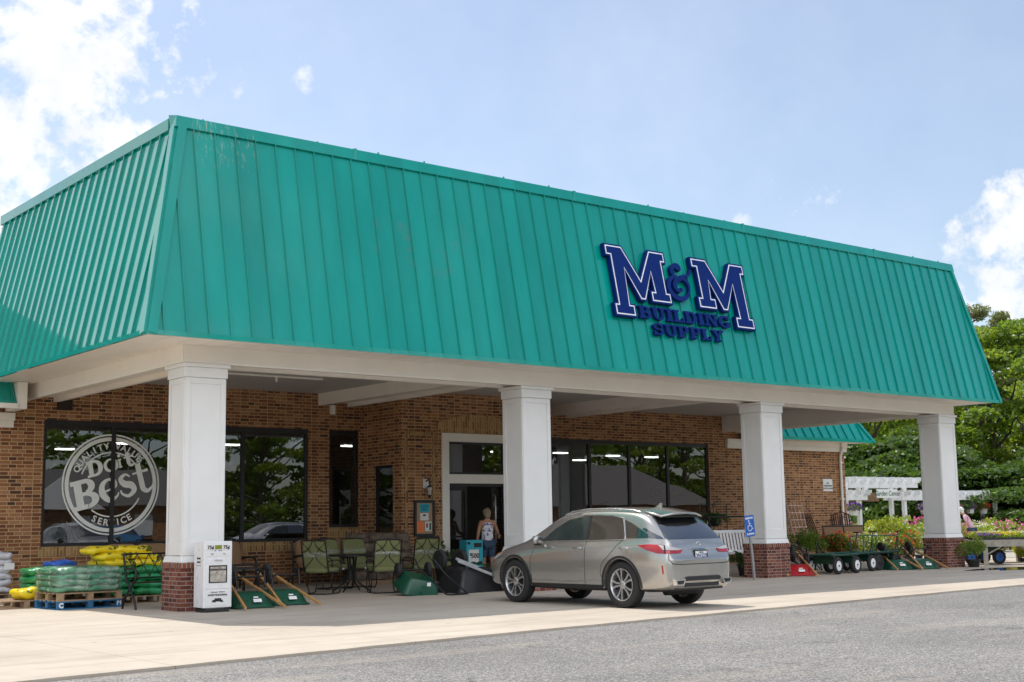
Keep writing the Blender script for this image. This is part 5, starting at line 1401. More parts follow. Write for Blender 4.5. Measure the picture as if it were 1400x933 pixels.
T = thing('dump_cart', 'big black dump cart upside down in front of the parked car', 'dump cart', (15.55, 20.75, 0), .08)
t = MB(); t.at(Matrix(((1,0,0,0),(0,1,0,0),(0,0,-1,.47),(0,0,0,1)))); tub(t, (.60,-.42,.42), (.33,-.24,.24), 0, .47); t.build('tub', M['blacktub'], T, smooth=45)
for s in (-1,1): wheelmesh(.20, .10, M['rubber'], M['black'], T, (-.22+s*.26,.30,.62), axis='y' if False else 'x')
t = MB(); t.tube([(-.50,.30,.62),(.08,.30,.62)], .016, 8); t.build('axle', M['blackmetal'], T, smooth=50)
for s in (-1,1):
    t = MB(); t.bar((-.35+s*.06,-.05+s*.1,.62+s*.02),(.52+s*.06,-.52+s*.1,.22+s*.02),.035,.05); t.build('handle', M['steel'], T)

# ---- patio set
def patiochair(label, group):
    T = thing('patio_chair', label, 'patio chair', (0,0,0), 0, group)      # faces -Y
    t = MB(); r = .013
    for s in (-1,1):
        x = s*.27
        t.tube(spline([(x,.33,1.02),(x,.27,.70),(x,.20,.42)],5)+[(x,-.22,.40)], r, 7)
        t.tube(spline([(x,.25,.62),(x,.0,.645),(x,-.22,.63),(x,-.27,.56),(x,-.22,.40)],5), r, 7)
        t.tube(spline([(x,-.22,.40),(x,-.26,.2),(x,-.20,.03),(x,.0,.014),(x,.30,.014)],5), r, 7)
        t.tube([(x,.05,.40),(x,.10,.20),(x,.02,.02)], r, 7)
    t.tube([(-.27,.33,1.02),(-.1,.335,1.035),(.1,.335,1.035),(.27,.33,1.02)], r, 7); t.tube([(-.27,.20,.42),(.27,.20,.42)], r, 7); t.tube([(-.27,-.22,.40),(.27,-.22,.40)], r, 7); t.tube([(-.27,.30,.014),(.27,.30,.014)], r, 7)
    for s in (-1,1):
        t.tube(spline([(s*.02,.33,1.02),(s*.10,.325,.88),(s*.25,.31,.80)],6), .008, 6); t.tube(spline([(s*.25,.315,.98),(s*.12,.31,.86),(s*.03,.285,.72),(s*.12,.26,.60),(s*.25,.235,.50)],6), .008, 6)
    t.build('frame', M['blackmetal'], T, smooth=60)
    t = MB(); t.ell((0,-.01,.455), (.265,.26,.055), 28, 10, .35); t.build('seat_cushion', M['greencushion'], T, smooth=60)
    t = MB(); t.at(Matrix.Translation((0,.235,.74)) @ Matrix.Rotation(radians(-11),4,'X')); t.ell((0,0,0), (.26,.05,.28), 28, 10, .35); t.build('back_cushion', M['greencushion'], T, smooth=60)
    t = MB(); t.at(Matrix.Translation((0,.235,.76)) @ Matrix.Rotation(radians(-11),4,'X')); t.ell((0,.0,0), (.272,.075,.06), 28, 8, .3, .02, 2); t.build('film_band', M['film'], T, smooth=60)
    t = MB(); t.box(-.03,.03,-.285,-.28,.40,.44); t.build('price_tag', M['card'], T)
    return T
GC = 'green cushioned patio chairs'
PC = patiochair('green patio chair seen from the side at the left of the dining table', GC); PC.location = (13.3, 22.5, 0); PC.rotation_euler = (0,0,pi*.5+.5)
for (x, y, rz, lb) in [(14.5, 24.0, .1, 'green patio chair facing the lot behind the left half of the dining table'), (15.1, 24.0, -.05, 'green patio chair facing the lot behind the right half of the dining table'),
                       (14.3, 21.85, pi-.3, 'green patio chair with its wire back to the lot, near the dining table'), (15.55, 22.4, pi-.15, 'green patio chair with its back to the lot behind the tipped green cart'),
                       (16.8, 23.6, -.1, 'green patio chair facing the lot beside the potted palm')]:
    copytree(PC, (x, y, 0), rz, lb, GC)
T = thing('dining_table', 'round black metal patio dining table among the green chairs', 'table', (14.13, 22.75, 0))
t = MB(); t.lathe([(0,.70),(.56,.70),(.58,.71),(.58,.725),(.56,.735),(0,.735)], 40); t.build('tabletop', M['black'], T, smooth=40)
for k in range(4):
    a = k*pi/2+.6; t = MB(); t.tube(spline([(.10*cos(a),.10*sin(a),.70),(.07*cos(a),.07*sin(a),.4),(.14*cos(a),.14*sin(a),.2),(.40*cos(a),.40*sin(a),.02)],5), .018, 8); t.build('leg', M['blackmetal'], T, smooth=60)
def loveseat(label, loc, rz, w_=1.35):
    T = thing('outdoor_loveseat', label, 'loveseat', loc, rz, 'tan cushioned outdoor loveseats')
    n = 2
    for i in range(n):
        x = -w_/2 + w_/n*(i+.5)
        t = MB(); t.ell((x,-.05,.44), (w_/n/2-.01,.30,.07), 24, 10, .3); t.build('seat_cushion', M['browncushion'], T, smooth=60)
        t = MB(); t.at(Matrix.Translation((x,.26,.72)) @ Matrix.Rotation(radians(-12),4,'X')); t.ell((0,0,0), (w_/n/2-.01,.08,.28), 24, 10, .3); t.build('back_cushion', M['browncushion'], T, smooth=60)
    for s in (-1,1):
        t = MB(); x = s*(w_/2+.03); t.tube(spline([(x,-.33,0),(x,-.34,.35),(x,-.30,.62),(x,.0,.66),(x,.30,.62)],5), .024, 8); t.tube([(x,.34,0),(x,.30,.4),(x,.36,.95)], .022, 8); t.build('end_frame', M['blackmetal'], T, smooth=60)
    t = MB(); t.box(-w_/2, w_/2, -.33, .3, .33, .37); t.tube([(-w_/2-.03,.36,.96),(w_/2+.03,.36,.96)], .02, 8); t.build('seat_frame', M['blackmetal'], T)
    return T
LS = loveseat('tan cushioned loveseat under the left window behind the upturned wheelbarrows', (12.9, 26.1, 0), .05)
copytree(LS, (11.2, 26.2, 0), -.05, 'tan cushioned loveseat mostly hidden behind the newspaper box')
copytree(LS, (15.6, 26.15, 0), .0, 'tan cushioned loveseat behind the side view green chair')
T = thing('patio_table', 'low black patio table in front of the tan loveseat', 'table', (11.75, 23.4, 0))
t = MB(); t.box(-.55,.55,-.35,.35,.50,.53); t.build('tabletop', M['black'], T)
for x in (-.5,.5):
    for y in (-.3,.3): t = MB(); t.box(x-.02,x+.02,y-.02,y+.02,0,.5); t.build('leg', M['blackmetal'], T)
T = thing('glider_frame', 'black metal glider frame with a handle bar over the wheelbarrows', 'patio frame', (11.15, 22.1, 0))
t = MB(); t.tube([(-.7,0,.62),(.6,0,.62)], .02, 8); t.tube([(-.2,0,.62),(-.2,0,0)], .025, 8); t.tube([(-.35,0,.62),(-.33,0,.78),(-.05,0,.78),(-.03,0,.62)], .016, 8); t.tube([(-.7,.0,.40),(.6,.0,.40)], .016, 8); t.tube([(-.5,-.2,.01),(.2,-.2,.01),(.2,.2,.01),(-.5,.2,.01)], .018, 8, True); t.build('rail', M['blackmetal'], T, smooth=50)
t = MB(); t.box(-.24,-.15,-.03,-.025,.58,.62); t.build('price_tag', M['card'], T)
# wrapped stone
T = thing('stone_pile', 'wrapped pile of brown fieldstone by the side door', 'stone pile', (16.5, 25.35, 0))
st_ = MB()
R_ = random.Random(5)
for L_ in range(5):
    for i in range(4): st_.ell((-.55+i*.36+R_.uniform(-.05,.05), R_.uniform(-.08,.08), .18+L_*.21), (.22,.26,.12), 12, 8, .6, .08, L_*9+i)
st_.build('fieldstones', M['stone'], T, smooth=50)
t = MB(); t.box(-.75,.75,-.4,.4,0,.09); t.build('skid', M['woodpallet'], T)
# lantern and notice case on the entrance wall
T = thing('wall_lantern', 'small black carriage lantern on a white plate left of the entrance', 'lantern', (17.93, YB, 2.15))
t = MB(); t.box(-.08,.08,-.02,-.001,.0,.22); t.build('back_plate', M['card'], T)
t = MB(); t.tube(spline([(0,-.02,.16),(0,-.12,.20),(0,-.16,.08)],5), .016, 8); t.lathe([(.0,.08),(.075,.03),(.08,.02),(.0,.02)], 10, Matrix.Translation((0,-.16,0))); t.lathe([(0,-.24),(.03,-.20),(.055,-.17),(.055,-.16),(0,-.16)], 10, Matrix.Translation((0,-.16,0)))
for k in range(6): a = k*pi/3; t.tube([(.07*cos(a),-.16+.07*sin(a),.02),(.05*cos(a),-.16+.05*sin(a),-.165)], .005, 5)
t.build('frame', M['black'], T, smooth=50)
t = MB(); t.lathe([(.062,.018),(.044,-.16)], 12, Matrix.Translation((0,-.16,0))); t.build('lamp_glass', M['clearlamp'], T, smooth=50)
T = thing('notice_case', 'black framed glass notice case with paper flyers beside the entrance', 'notice case', (17.87, YB, 1.45))
t = MB()
for a in ((-.29,.29,.36,.42),(-.29,.29,-.42,-.36),(-.29,-.235,-.36,.36),(.235,.29,-.36,.36)): t.box(a[0],a[1],-.06,-.001,a[2],a[3])
t.build('frame', M['black'], T, bevel=.008)
t = MB(); t.box(-.234,.234,-.02,-.002,-.359,.359); t.build('cork_back', M['corkboard'], T)
t = MB(); t.box(-.12,.14,-.024,-.0201,.14,.34); t.build('turquoise_flyer', M['turq'], T)
t = MB(); addtext(t, 'LOCAL', .07, Matrix.Translation((.01,-.026,.27)) @ FRONT); addtext(t, 'DEALS', .05, Matrix.Translation((.01,-.026,.20)) @ FRONT); t.build('flyer_lettering', M['ink'], T)
t = MB(); t.box(-.12,.12,-.024,-.0201,-.05,.12); t.build('white_flyer', M['card'], T)
t = MB(); t.box(-.04,.04,-.026,-.0241,.05,.09); t.build('flyer_heading', M['ink'], T)
t = MB(); t.box(-.22,-.01,-.024,-.0201,-.33,-.07); t.build('orange_flyer', M['orange'], T)
t = MB(); t.box(.02,.21,-.024,-.0201,-.30,-.08); t.build('white_flyer', M['card'], T)
t = MB(); t.box(.14,.19,-.026,-.0241,-.28,-.11); t.build('flyer_picture', M['greentub'], T)
t = MB(); t.box(.05,.10,-.026,-.0241,-.22,-.12); t.build('flyer_picture', M['redtub'], T)
# turquoise display with price card
T = thing('display_bin', 'turquoise cardboard display bin with a white 500 dollar card by the door', 'display bin', (18.62, 24.75, 0), -.1)
t = MB(); t.box(-.22,.22,-.16,.16,.25,.93); t.hexa([(-.22,-.159,0),(-.12,-.159,0),(-.12,.159,0),(-.22,.159,0)],[(-.22,-.159,.249),(-.12,-.159,.249),(-.12,.159,.249),(-.22,.159,.249)]); t.box(.1,.22,-.159,.159,0,.249); t.build('bin', M['turq'], T)
t = MB(); t.box(-.165,.105,-.168,-.161,.42,.71); co_ = t.build('price_card', M['card'], T)
t = MB(); addtext(t, '$', .09, Matrix.Translation((-.12,-.171,.60)) @ FRONT, bold=.002); addtext(t, '500', .15, Matrix.Translation((.005,-.171,.565)) @ FRONT, bold=.004); t.box(-.02,.19,-.164,-.1601,.76,.86); t.box(.10,.2,-.164,-.1601,.36,.44); t.box(-.20,-.12,-.164,-.1601,.83,.89); t.build('price_lettering', M['ink'], co_)
# stack of terracotta pots
T = thing('clay_pots', 'stack of terracotta flower pots between the entrance and the car', 'flower pots', (19.75, 24.1, 0))
for i, (x, y, z, r) in enumerate([(-.16,0,0,.15),(.16,.02,0,.15),(-.16,0,.2,.14),(.15,.02,.2,.14),(-.15,0,.4,.13),(.16,.0,.4,.13),(-.14,0,.58,.12),(.15,0,.58,.12),(0,0,.74,.16)]):
    t = MB(); t.lathe([(r*.6,0),(r*.85,.15),(r,.15),(r,.2),(r*.88,.2),(r*.8,.16),(r*.55,.02),(0,.02)], 20, Matrix.Translation((x,y,z))); t.build('pot', M['terracotta'], T, smooth=40)

# accessible parking sign, leaning
T = thing('parking_sign', 'blue accessible parking sign on a leaning steel post before the third column', 'sign', (22.13, 19.22, 0), 0, None, (0, -.10, 0))
t = MB(); t.box(-.03,.03,-.002,.012,0,1.38); t.box(-.03,-.018,.0121,.03,0,1.38); t.box(.018,.03,.0121,.03,0,1.38); t.build('post', M['steel'], T)
t = MB()
pp_ = []
for sx, sy, a0 in ((1,1,0),(-1,1,90),(-1,-1,180),(1,-1,270)):
    for k in range(5): a = radians(a0+k*22.5); pp_.append((sx*.125+.028*cos(a), sy*.20+.028*sin(a)))
ST_ = Matrix.Translation((0,-.003,1.17)) @ FRONT
t.prism(pp_, 0, .004, ST_); sp_ = t.build('plate', M['signblue'], T)
t = MB(); addtext(t, 'RESERVED', .055, ST_ @ Matrix.Translation((0,.165,.006)), bold=.002); addtext(t, 'PARKING', .058, ST_ @ Matrix.Translation((0,-.175,.006)), bold=.002)
def tb(pts, r): t.tube([tuple(ST_ @ Vector((a,b,.006))) for a, b in pts], r, 6)
t.lathe([(.018,.004),(.018,.008)], 14, ST_ @ Matrix.Translation((-.02,.105,0)))
tb([(-.02,.08),(-.012,.0),(.045,-.0),(.075,-.075),(.095,-.068)], .010); tb([(-.016,.045),(.035,.045)], .008)
tb([(-.01+.062*cos(radians(a)), -.045+.062*sin(radians(a))) for a in range(115, 345, 15)], .008)
t.build('symbol', M['card'], sp_)
# loading notice on the wall
T = thing('wall_notice', 'small white lettered notice on the bare brick wall right of the third column', 'sign', (35.06, YW, 2.38))
t = MB(); t.box(-.24,.24,-.012,-.001,-.20,.20); t.build('plate', M['card'], T)
t = MB()
for i, s in enumerate(['NO', 'TRESPASSING', 'AFTER HOURS']): addtext(t, s, .075, Matrix.Translation((0,-.014,.06-.085*i)) @ FRONT, bold=.0015)
t.build('lettering', M['ink'], T)

# ---- porch swing
T = thing('porch_swing', 'white slatted porch swing hung in a black arched frame behind the car', 'swing', (24.05, 21.55, 0), -.25)
t = MB()
for k in range(5): t.box(-.6,.6,-.25+k*.1,-.17+k*.1,.50,.52)
t.build('seat', M['white_gloss'], T)
t = MB(); t.at(Matrix.Translation((0,.26,.52)) @ Matrix.Rotation(radians(-14),4,'X'))
t.box(-.62,.62,-.02,.02,0,.06); t.box(-.62,.62,-.02,.02,.48,.55)
for k in range(13): t.box(-.58+k*.092,-.58+k*.092+.055,-.012,.012,.061,.479)
t.build('backrest', M['white_gloss'], T)
for s in (-1,1):
    t = MB(); t.bar((s*.6,-.27,.74),(s*.6,.30,.74),.07,.025); t.bar((s*.6,-.24,.49),(s*.6,-.24,.73),.04,.04); t.build('armrest', M['white_gloss'], T)
    t = MB(); t.tube([(s*.62,-.22,.75),(s*.66,.02,1.35)], .008, 6); t.tube([(s*.62,.24,.75),(s*.66,.02,1.35)], .008, 6); t.build('chain', M['white_gloss'], T)
    t = MB(); t.tube(spline([(s*.80,-.75,.0),(s*.78,-.42,.6),(s*.74,-.2,1.15),(s*.70,.05,1.38),(s*.74,.30,1.1),(s*.78,.55,.5),(s*.80,.75,0)],6), .026, 8); t.build('frame_arch', M['blackmetal'], T, smooth=60)
t = MB(); t.tube([(-.7,.05,1.38),(.7,.05,1.38)], .022, 8); t.build('top_bar', M['blackmetal'], T, smooth=60)
T = thing('red_bench', 'dark red wooden bench behind the white porch swing', 'bench', (24.4, 22.9, 0), -.1)
t = MB(); t.box(-.6,.6,-.22,.22,.40,.45); t.build('seat', M['redbench'], T)
t = MB(); t.box(-.6,.6,.2,.24,.55,.85); t.build('backrest', M['redbench'], T)
for s in (-1,1): t = MB(); t.box(s*.55-.03,s*.55+.03,-.2,.2,0,.40); t.box(s*.55-.03,s*.55+.03,.2,.24,.40,.56); t.build('leg', M['redbench'], T)
T = thing('plant_stand', 'green metal plant stand against the wall behind the swing', 'plant stand', (27.6, 25.4, 0))
t = MB()
for x in (-.55,.0,.55): t.tube([(x,0,0),(x,0,1.75)], .016, 6)
for z in (.4,.95,1.45,1.75): t.tube([(-.55,0,z),(.55,0,z)], .013, 6)
t.build('rails', M['greenpaint'], T, smooth=50)

# ---- trellises against the wall
def trellis(label, loc, rz, matk, w_=.75, h_=1.85, nx=5, nz=8, lean=.22, fan=0.):
    T = thing('trellis', label, 'trellis', loc, rz, 'trellises leaning on the wall', (-lean, 0, rz))
    t = MB()
    for k in range(nx): x = -w_/2+w_*k/(nx-1); t.bar((x*(1-fan),0,0),(x,0,h_),.03,.022)
    t.build('uprights', M[matk], T)
    t = MB()
    for k in range(nz): z = .15+(h_-.25)*k/(nz-1); q = w_/2*(1-fan*(1-z/h_)); t.bar((-q,-.02,z),(q,-.02,z),.03,.022)
    t.build('crossbars', M[matk], T)
    return T
trellis('pale copper lattice trellis leaning on the wall right of the third column', (33.0, 26.55, 0), .05, 'copper')
trellis('grey timber lattice trellis leaning behind the copper one', (32.35, 26.75, 0), -.05, 'greytimber', .7, 1.75, 4, 6, .18)
trellis('dark iron panel leaning right of the copper trellis', (33.75, 26.5, 0), .15, 'ironrust', .5, 1.55, 6, 3, .35)
trellis('rusty iron fence panel standing beside the downspout', (35.2, 26.75, 0), 0, 'ironrust', .9, 1.45, 9, 3, .1)
T = thing('garden_obelisk', 'rusty iron garden obelisk with curled shoulders by the wall', 'obelisk', (34.35, 26.2, 0))
t = MB()
for k in range(8):
    a = k*pi/4; t.tube(spline([(.30*cos(a),.30*sin(a),0),(.30*cos(a),.30*sin(a),.9),(.33*cos(a),.33*sin(a),1.2),(.26*cos(a),.26*sin(a),1.4),(.05*cos(a),.05*sin(a),1.5),(0,0,1.62)],4), .011, 6)
for z in (.3,.7,1.1): t.tube([(.30*cos(k*pi/8),.30*sin(k*pi/8),z) for k in range(16)], .010, 6, closed=True)
t.ell((0,0,1.66),(.03,.03,.05)); t.build('bars', M['ironrust'], T, smooth=50)
T = thing('swing_bench', 'tan sling double seat in a black frame behind the green wagons', 'bench', (32.2, 24.3, 0), -.45)
t = MB(); t.at(Matrix.Translation((0,.25,.58)) @ Matrix.Rotation(radians(-14),4,'X')); t.box(-.62,-.02,-.012,.012,0,.48); t.box(.02,.62,-.012,.012,0,.48); t.build('backrest', M['tansling'], T)
t = MB(); t.box(-.62,.62,-.25,.24,.55,.57); t.build('seat', M['tansling'], T)
t = MB(); t.tube([(-.68,.37,1.07),(.68,.37,1.07)], .02, 8); t.tube([(-.66,-.26,.55),(.66,-.26,.55)], .02, 8); t.tube([(0,.25,.57),(0,.37,1.07)], .014, 6)
for s in (-1,1): t.tube([(s*.66,-.4,0),(s*.66,-.26,.55),(s*.66,.25,.57),(s*.66,.37,1.07)], .02, 8); t.tube([(s*.66,.45,0),(s*.66,.25,.57)], .02, 8)
t.build('frame', M['blackmetal'], T, smooth=50)
# ---- garden wagons
def wagon(label, loc, rz, rails=False, rimm='white_gloss', group='green flatbed garden wagons'):
    T = thing('garden_wagon', label, 'garden wagon', loc, rz, group)
    t = MB(); t.box(-.62,.62,-.33,.33,.42,.445); t.build('deck', M['greenpaint'], T)
    t = MB()
    for s in (-1,1): t.tube([(-.62,s*.33,.45),(.62,s*.33,.45)], .018, 8)
    for s in (-1,1): t.tube([(s*.62,-.33,.45),(s*.62,.33,.45)], .018, 8)
    for x in (-.42,.42): t.box(x-.03,x+.03,-.28,.28,.24,.419)
    t.build('frame', M['greenpaint'], T, smooth=50)
    for x in (-.42,.42):
        for s in (-1,1): wheelmesh(.20,.085,M['rubber'],M[rimm],T,(x,s*.36,.20),axis='y')
    t = MB(); t.tube([(.6,0,.25),(1.0,0,.5),(1.15,0,.95)], .014, 8); t.tube([(1.15,-.1,.95),(1.15,.1,.95)], .014, 8); t.build('pull_handle', M['blackmetal'], T, smooth=50)
    if rails:
        t = MB()
        for s in (-1,1):
            t.tube([(-.6,s*.31,.46),(-.6,s*.31,.85),(.6,s*.31,.85),(.6,s*.31,.46)], .014, 8); t.tube([(0,s*.31,.46),(0,s*.31,.85)], .011, 6); t.tube([(0,s*.31,.50),(.3,s*.31,.82)], .009, 6)
        t.build('side_rail', M['greenpaint'], T, smooth=50)
    return T
wagon('green flatbed wagon with white wheel rims nearest the third column', (25.75, 19.92, 0), .12)
wagon('green flatbed wagon with white wheel rims in the middle of the wagon row', (26.95, 20.35, 0), .10)
wagon('green wagon with tall tube side rails at the right of the wagon row', (28.1, 20.45, 0), .08, True, 'black')
T = thing('utility_crate', 'black and white plastic tubs stacked between the third column and the trellises', 'tubs', (25.1, 21.3, 0))
t = MB(); t.lathe([(.20,0),(.24,.34),(.26,.34),(.26,.37),(0,.37)], 20); t.build('tub', M['blacktub'], T, smooth=40)
t = MB(); t.lathe([(.17,.37),(.20,.62),(.21,.62),(.21,.65),(0,.65)], 20); t.build('pail', M['white_gloss'], T, smooth=40)
t = MB(); t.lathe([(.19,.65),(.22,.92),(.0,.92)], 20); t.build('pail', M['blacktub'], T, smooth=40)
T = thing('hand_truck_pile', 'tangle of black cart handles lying right of the third column', 'cart handles', (25.6, 20.95, 0))
R_ = random.Random(12)
for k in range(9):
    t = MB(); a = R_.uniform(-.6,.6); x = R_.uniform(-.5,.7); t.tube(spline([(x,-.3,.05),(x+a*.4,.0,.35+R_.uniform(0,.3)),(x+a,.3,.6+R_.uniform(0,.25)),(x+a+.15,.25,.45)],5), .014, 6); t.build('handle', M['blackmetal'], T, smooth=60)
# ------------------------------------------------------------------ plants
def potmesh(t, r, h, z=0):
    t.lathe([(r*.7,z),(r*.95,z+h*.85),(r*1.04,z+h*.85),(r*1.04,z+h),(r*.9,z+h),(r*.85,z+h*.8),(0,z+h*.8)], 18)
def frondpts(n, L_, droop, seed, z0, per=26, spread=(.35,1.25)):
    g = np.random.default_rng(seed); P = []
    for i in range(n):
        a = g.uniform(0, 2*pi); e = g.uniform(*spread); l = L_*g.uniform(.7,1.1)
        t = np.linspace(.08,1,per); r = l*t*np.cos(e); z = z0+l*t*np.sin(e)-droop*l*t**2.2
        w_ = (1-t)*.06*L_ + .012
        s = g.uniform(-1,1,per)*w_*2
        P.append(np.stack([r*np.cos(a)-s*np.sin(a), r*np.sin(a)+s*np.cos(a), z],1))
    return np.concatenate(P)
def fern(name, label, cat, loc, L_, n, droop, z0, pot=(.17,.28), lm='leaf_fern', leaf=.06, seed=1, group=None, spread=(.35,1.25), potm='blacktub'):
    T = thing(name, label, cat, loc, 0, group)
    t = MB(); potmesh(t, *pot); t.build('pot', M[potm], T, smooth=40)
    leafobj('fronds', frondpts(n, L_, droop, seed, z0, spread=spread), leaf, M[lm], T, seed=seed)
    return T
fern('potted_palm', 'bushy potted palm left of the white entrance frame', 'potted plant', (17.95, 24.95, 0), 1.05, 26, .35, .3, (.20,.34), leaf=.085, seed=3)
fern('potted_fern', 'dark potted fern on the ground under the white porch swing', 'potted plant', (23.75, 20.95, 0), .75, 40, .5, .25, leaf=.06, seed=4)
fern('potted_fern', 'striped leafy plant on the ground behind the swing', 'potted plant', (24.5, 21.0, 0), .5, 22, .4, .3, lm='leaf_b', leaf=.08, seed=5)
T = thing('hanging_fern', 'big dark fern hanging in front of the green plant stand', 'hanging plant', (27.2, 25.0, 1.25))
t = MB(); t.lathe([(.10,-.12),(.2,.05),(0,.05)], 16); t.build('basket', M['blacktub'], T, smooth=40)
t = MB()
for k in range(3): t.tube([(.18*cos(k*2.1),.18*sin(k*2.1),.05),(0,0,.6)], .005, 5)
t.tube([(0,0,.6),(0,.35,.66)], .006, 5); t.build('hanger', M['blackmetal'], T)
leafobj('fronds', frondpts(46, .62, .75, 8, .05), .06, M['leaf_fern'], T, seed=9)
def bush(label, loc, r, n, lm, leaf, seed, bm=None, bn=0, bl=.05, pot=(.2,.26), group=None, name='potted_shrub', cat='shrub', z=.35, make=None):
    T = thing(name, label, cat, loc, 0, group)
    if pot: t = MB(); potmesh(t, *pot); t.build('pot', M['blacktub'], T, smooth=40)
    g = random.Random(seed); P = []; Q = []
    for k in range(6):
        c_ = (g.uniform(-.5,.5)*r[0], g.uniform(-.5,.5)*r[1], z+r[2]*g.uniform(.5,1.2)); rr = [q*g.uniform(.45,.7) for q in r]
        P.append(blobpts(n//6, c_, rr, seed*31+k)); 
        if bn: Q.append(blobpts(bn//6, (c_[0],c_[1],c_[2]+.03), [q*1.06 for q in rr], seed*57+k, .9))
    leafobj('foliage', np.concatenate(P), leaf, M[lm], T, seed=seed)
    if bn: leafobj('blossoms', np.concatenate(Q), bl, M[bm], T, seed=seed+1)
    return T
bush('low boxwood with yellow green tips at the foot of the right end column', (30.75, 19.35, 0), (.42,.38,.32), 1100, 'leaf_b', .055, 21, 'pet_yellow', 90, .03, (.18,.2), z=.18)
bush('leafy green shrub behind the trellises and the tan bench', (29.3, 23.6, 0), (.6,.5,.4), 900, 'leaf_b', .08, 22)
bush('trailing green plant at the foot of the copper trellis', (31.2, 25.0, 0), (.7,.4,.3), 800, 'leaf_b', .08, 23)

# ---- garden yard behind the right end of the canopy
def timbertable(label, loc, rz, L_=1.7, w_=.8, h_=.66):
    T = thing('potting_table', label, 'table', loc, rz, 'weathered timber plant tables')
    t = MB()
    for k in range(5): t.box(0, L_, -w_/2+k*w_/5, -w_/2+(k+.92)*w_/5, h_-.03, h_)
    t.build('tabletop', M['greytimber'], T)
    t = MB(); t.box(0, L_, -w_/2-.04, -w_/2-.001, h_-.17, h_+.01); t.box(0, L_, w_/2+.001, w_/2+.04, h_-.17, h_+.01); t.build('apron_board', M['greytimber'], T)
    for x in (.08, L_-.08):
        for y in (-w_/2+.05, w_/2-.05): t = MB(); t.box(x-.045,x+.045,y-.045,y+.045,0,h_-.031); t.build('leg', M['greytimber'], T)
    for s in (-1,1): t = MB(); t.bar((.12 if s<0 else L_-.12,-w_/2+.1,.28),(.5 if s<0 else L_-.5,-w_/2+.02,h_-.17),.07,.035); t.build('brace', M['greytimber'], T)
    return T
TB = timbertable('weathered timber plant table just right of the end column', (31.95, 20.0, 0), -.55)
copytree(TB, (33.5, 19.15, 0), -.5, 'weathered timber plant table at the right edge of the picture')
copytree(TB, (33.3, 21.0, 0), -.5, 'weathered timber plant table behind the one beside the end column')
copytree(TB, (35.2, 20.3, 0), -.5, 'weathered timber plant table furthest back at the right edge')
wg = wagon('green nursery cart with blue wheel hubs standing under the plant table', (32.55, 20.35, 0), -.45, False, 'signblue', None)
FL = {}
def flat(kind, loc, rz, label, group):
    if kind not in FL:
        T = thing('flower_tray', label, 'flower tray', loc, rz, group)
        t = MB(); t.box(-.27,.27,-.14,.14,0,.06); t.build('tray', M['blacktub'], T)
        fm, pm, h_ = kind
        leafobj('foliage', np.random.default_rng(sum(map(ord, pm)) % 97).uniform([-.28,-.15,.05],[.28,.15,.05+h_],(170,3)), .055, M[fm], T, seed=3, up=.8)
        leafobj('blossoms', np.random.default_rng(sum(map(ord, pm)) % 89).uniform([-.28,-.15,.05+h_*.6],[.28,.15,.09+h_],(110,3)), .045, M[pm], T, seed=4, up=1.)
        FL[kind] = T; return T
    return copytree(FL[kind], loc, rz, label, group)
kinds = [('leaf_d','pet_purple',.10),('leaf_b','pet_yellow',.12),('leaf_a','pet_white',.13),('leaf_a','leaf_y',.14),('leaf_b','pet_pink',.12),('leaf_y','pet_yellow',.12),('leaf_b','pet_coral',.1)]
words = {'pet_purple':'purple','pet_yellow':'yellow','pet_white':'white','leaf_y':'lime green','pet_pink':'pink','pet_coral':'coral'}
def onTable(T0, rz, seq, tname, L_=1.7):
    R3 = Matrix.Rotation(rz, 3, 'Z')
    for i, kd in enumerate(seq):
        col_, row = i % 3, i // 3
        q = Vector(T0) + R3 @ Vector((.30+col_*.55, -.24+row*.30, .661))
        flat(kinds[kd], q, rz, 'tray of %s bedding plants %s' % (words[kinds[kd][1]], tname), 'flower trays on the timber tables')
onTable((31.95,20.0,0), -.55, [0,1,2,0,5,3,3,1,2], 'on the table just right of the end column')
onTable((33.5,19.15,0), -.5, [3,2,1,2,4,5,1,0,3], 'on the table at the right edge')
onTable((33.3,21.0,0), -.5, [2,5,3,1,3,2,4,2,1], 'on the second row table')
onTable((35.2,20.3,0), -.5, [5,1,2,3,4,0,2,1,6], 'on the furthest back table')

# pergola
PG = thing('garden_pergola', 'white timber pergola with a raised middle over the garden entrance', 'pergola', (0,0,0))
YP = 31.46
def pbeam(x0, x1, z0, z1, y): 
    t = MB(); t.box(x0, x1, y-.03, y+.03, z0, z1); 
    o = t.build('beam', M['white_gloss'], PG); return o
def rafters(x0, x1, z0, z1, n):
    for k in range(n):
        x = x0+(x1-x0)*k/(n-1); t = MB()
        t.prism([(-.75,z0+.10),(-.66,z0),(.66+.0,z0),(.75,z0+.10),(.75,z1),(-.75,z1)], -.022, .022, Matrix(((0,0,1,x),(1,0,0,YP),(0,1,0,0),(0,0,0,1))))
        t.build('rafter', M['white_gloss'], PG)
for (x0, x1) in ((38.4, 42.35), (44.6, 51.7)):
    for y in (YP-.42, YP+.42): pbeam(x0, x1, 1.98, 2.24, y)
    rafters(x0+.15, x1-.15, 2.16, 2.36, int((x1-x0)/.62)+1)
for y in (YP-.46, YP+.46): pbeam(41.2, 45.6, 2.46, 2.72, y)
rafters(41.35, 45.45, 2.64, 2.86, 8)
for x in (38.6, 42.0, 44.9, 51.4):
    for y in (YP-.3, YP+.3):
        t = MB(); t.box(x-.07,x+.07,y-.07,y+.07,0,2.46 if x in (42.0,44.9) else 2.16); t.build('post', M['white_gloss'], PG)
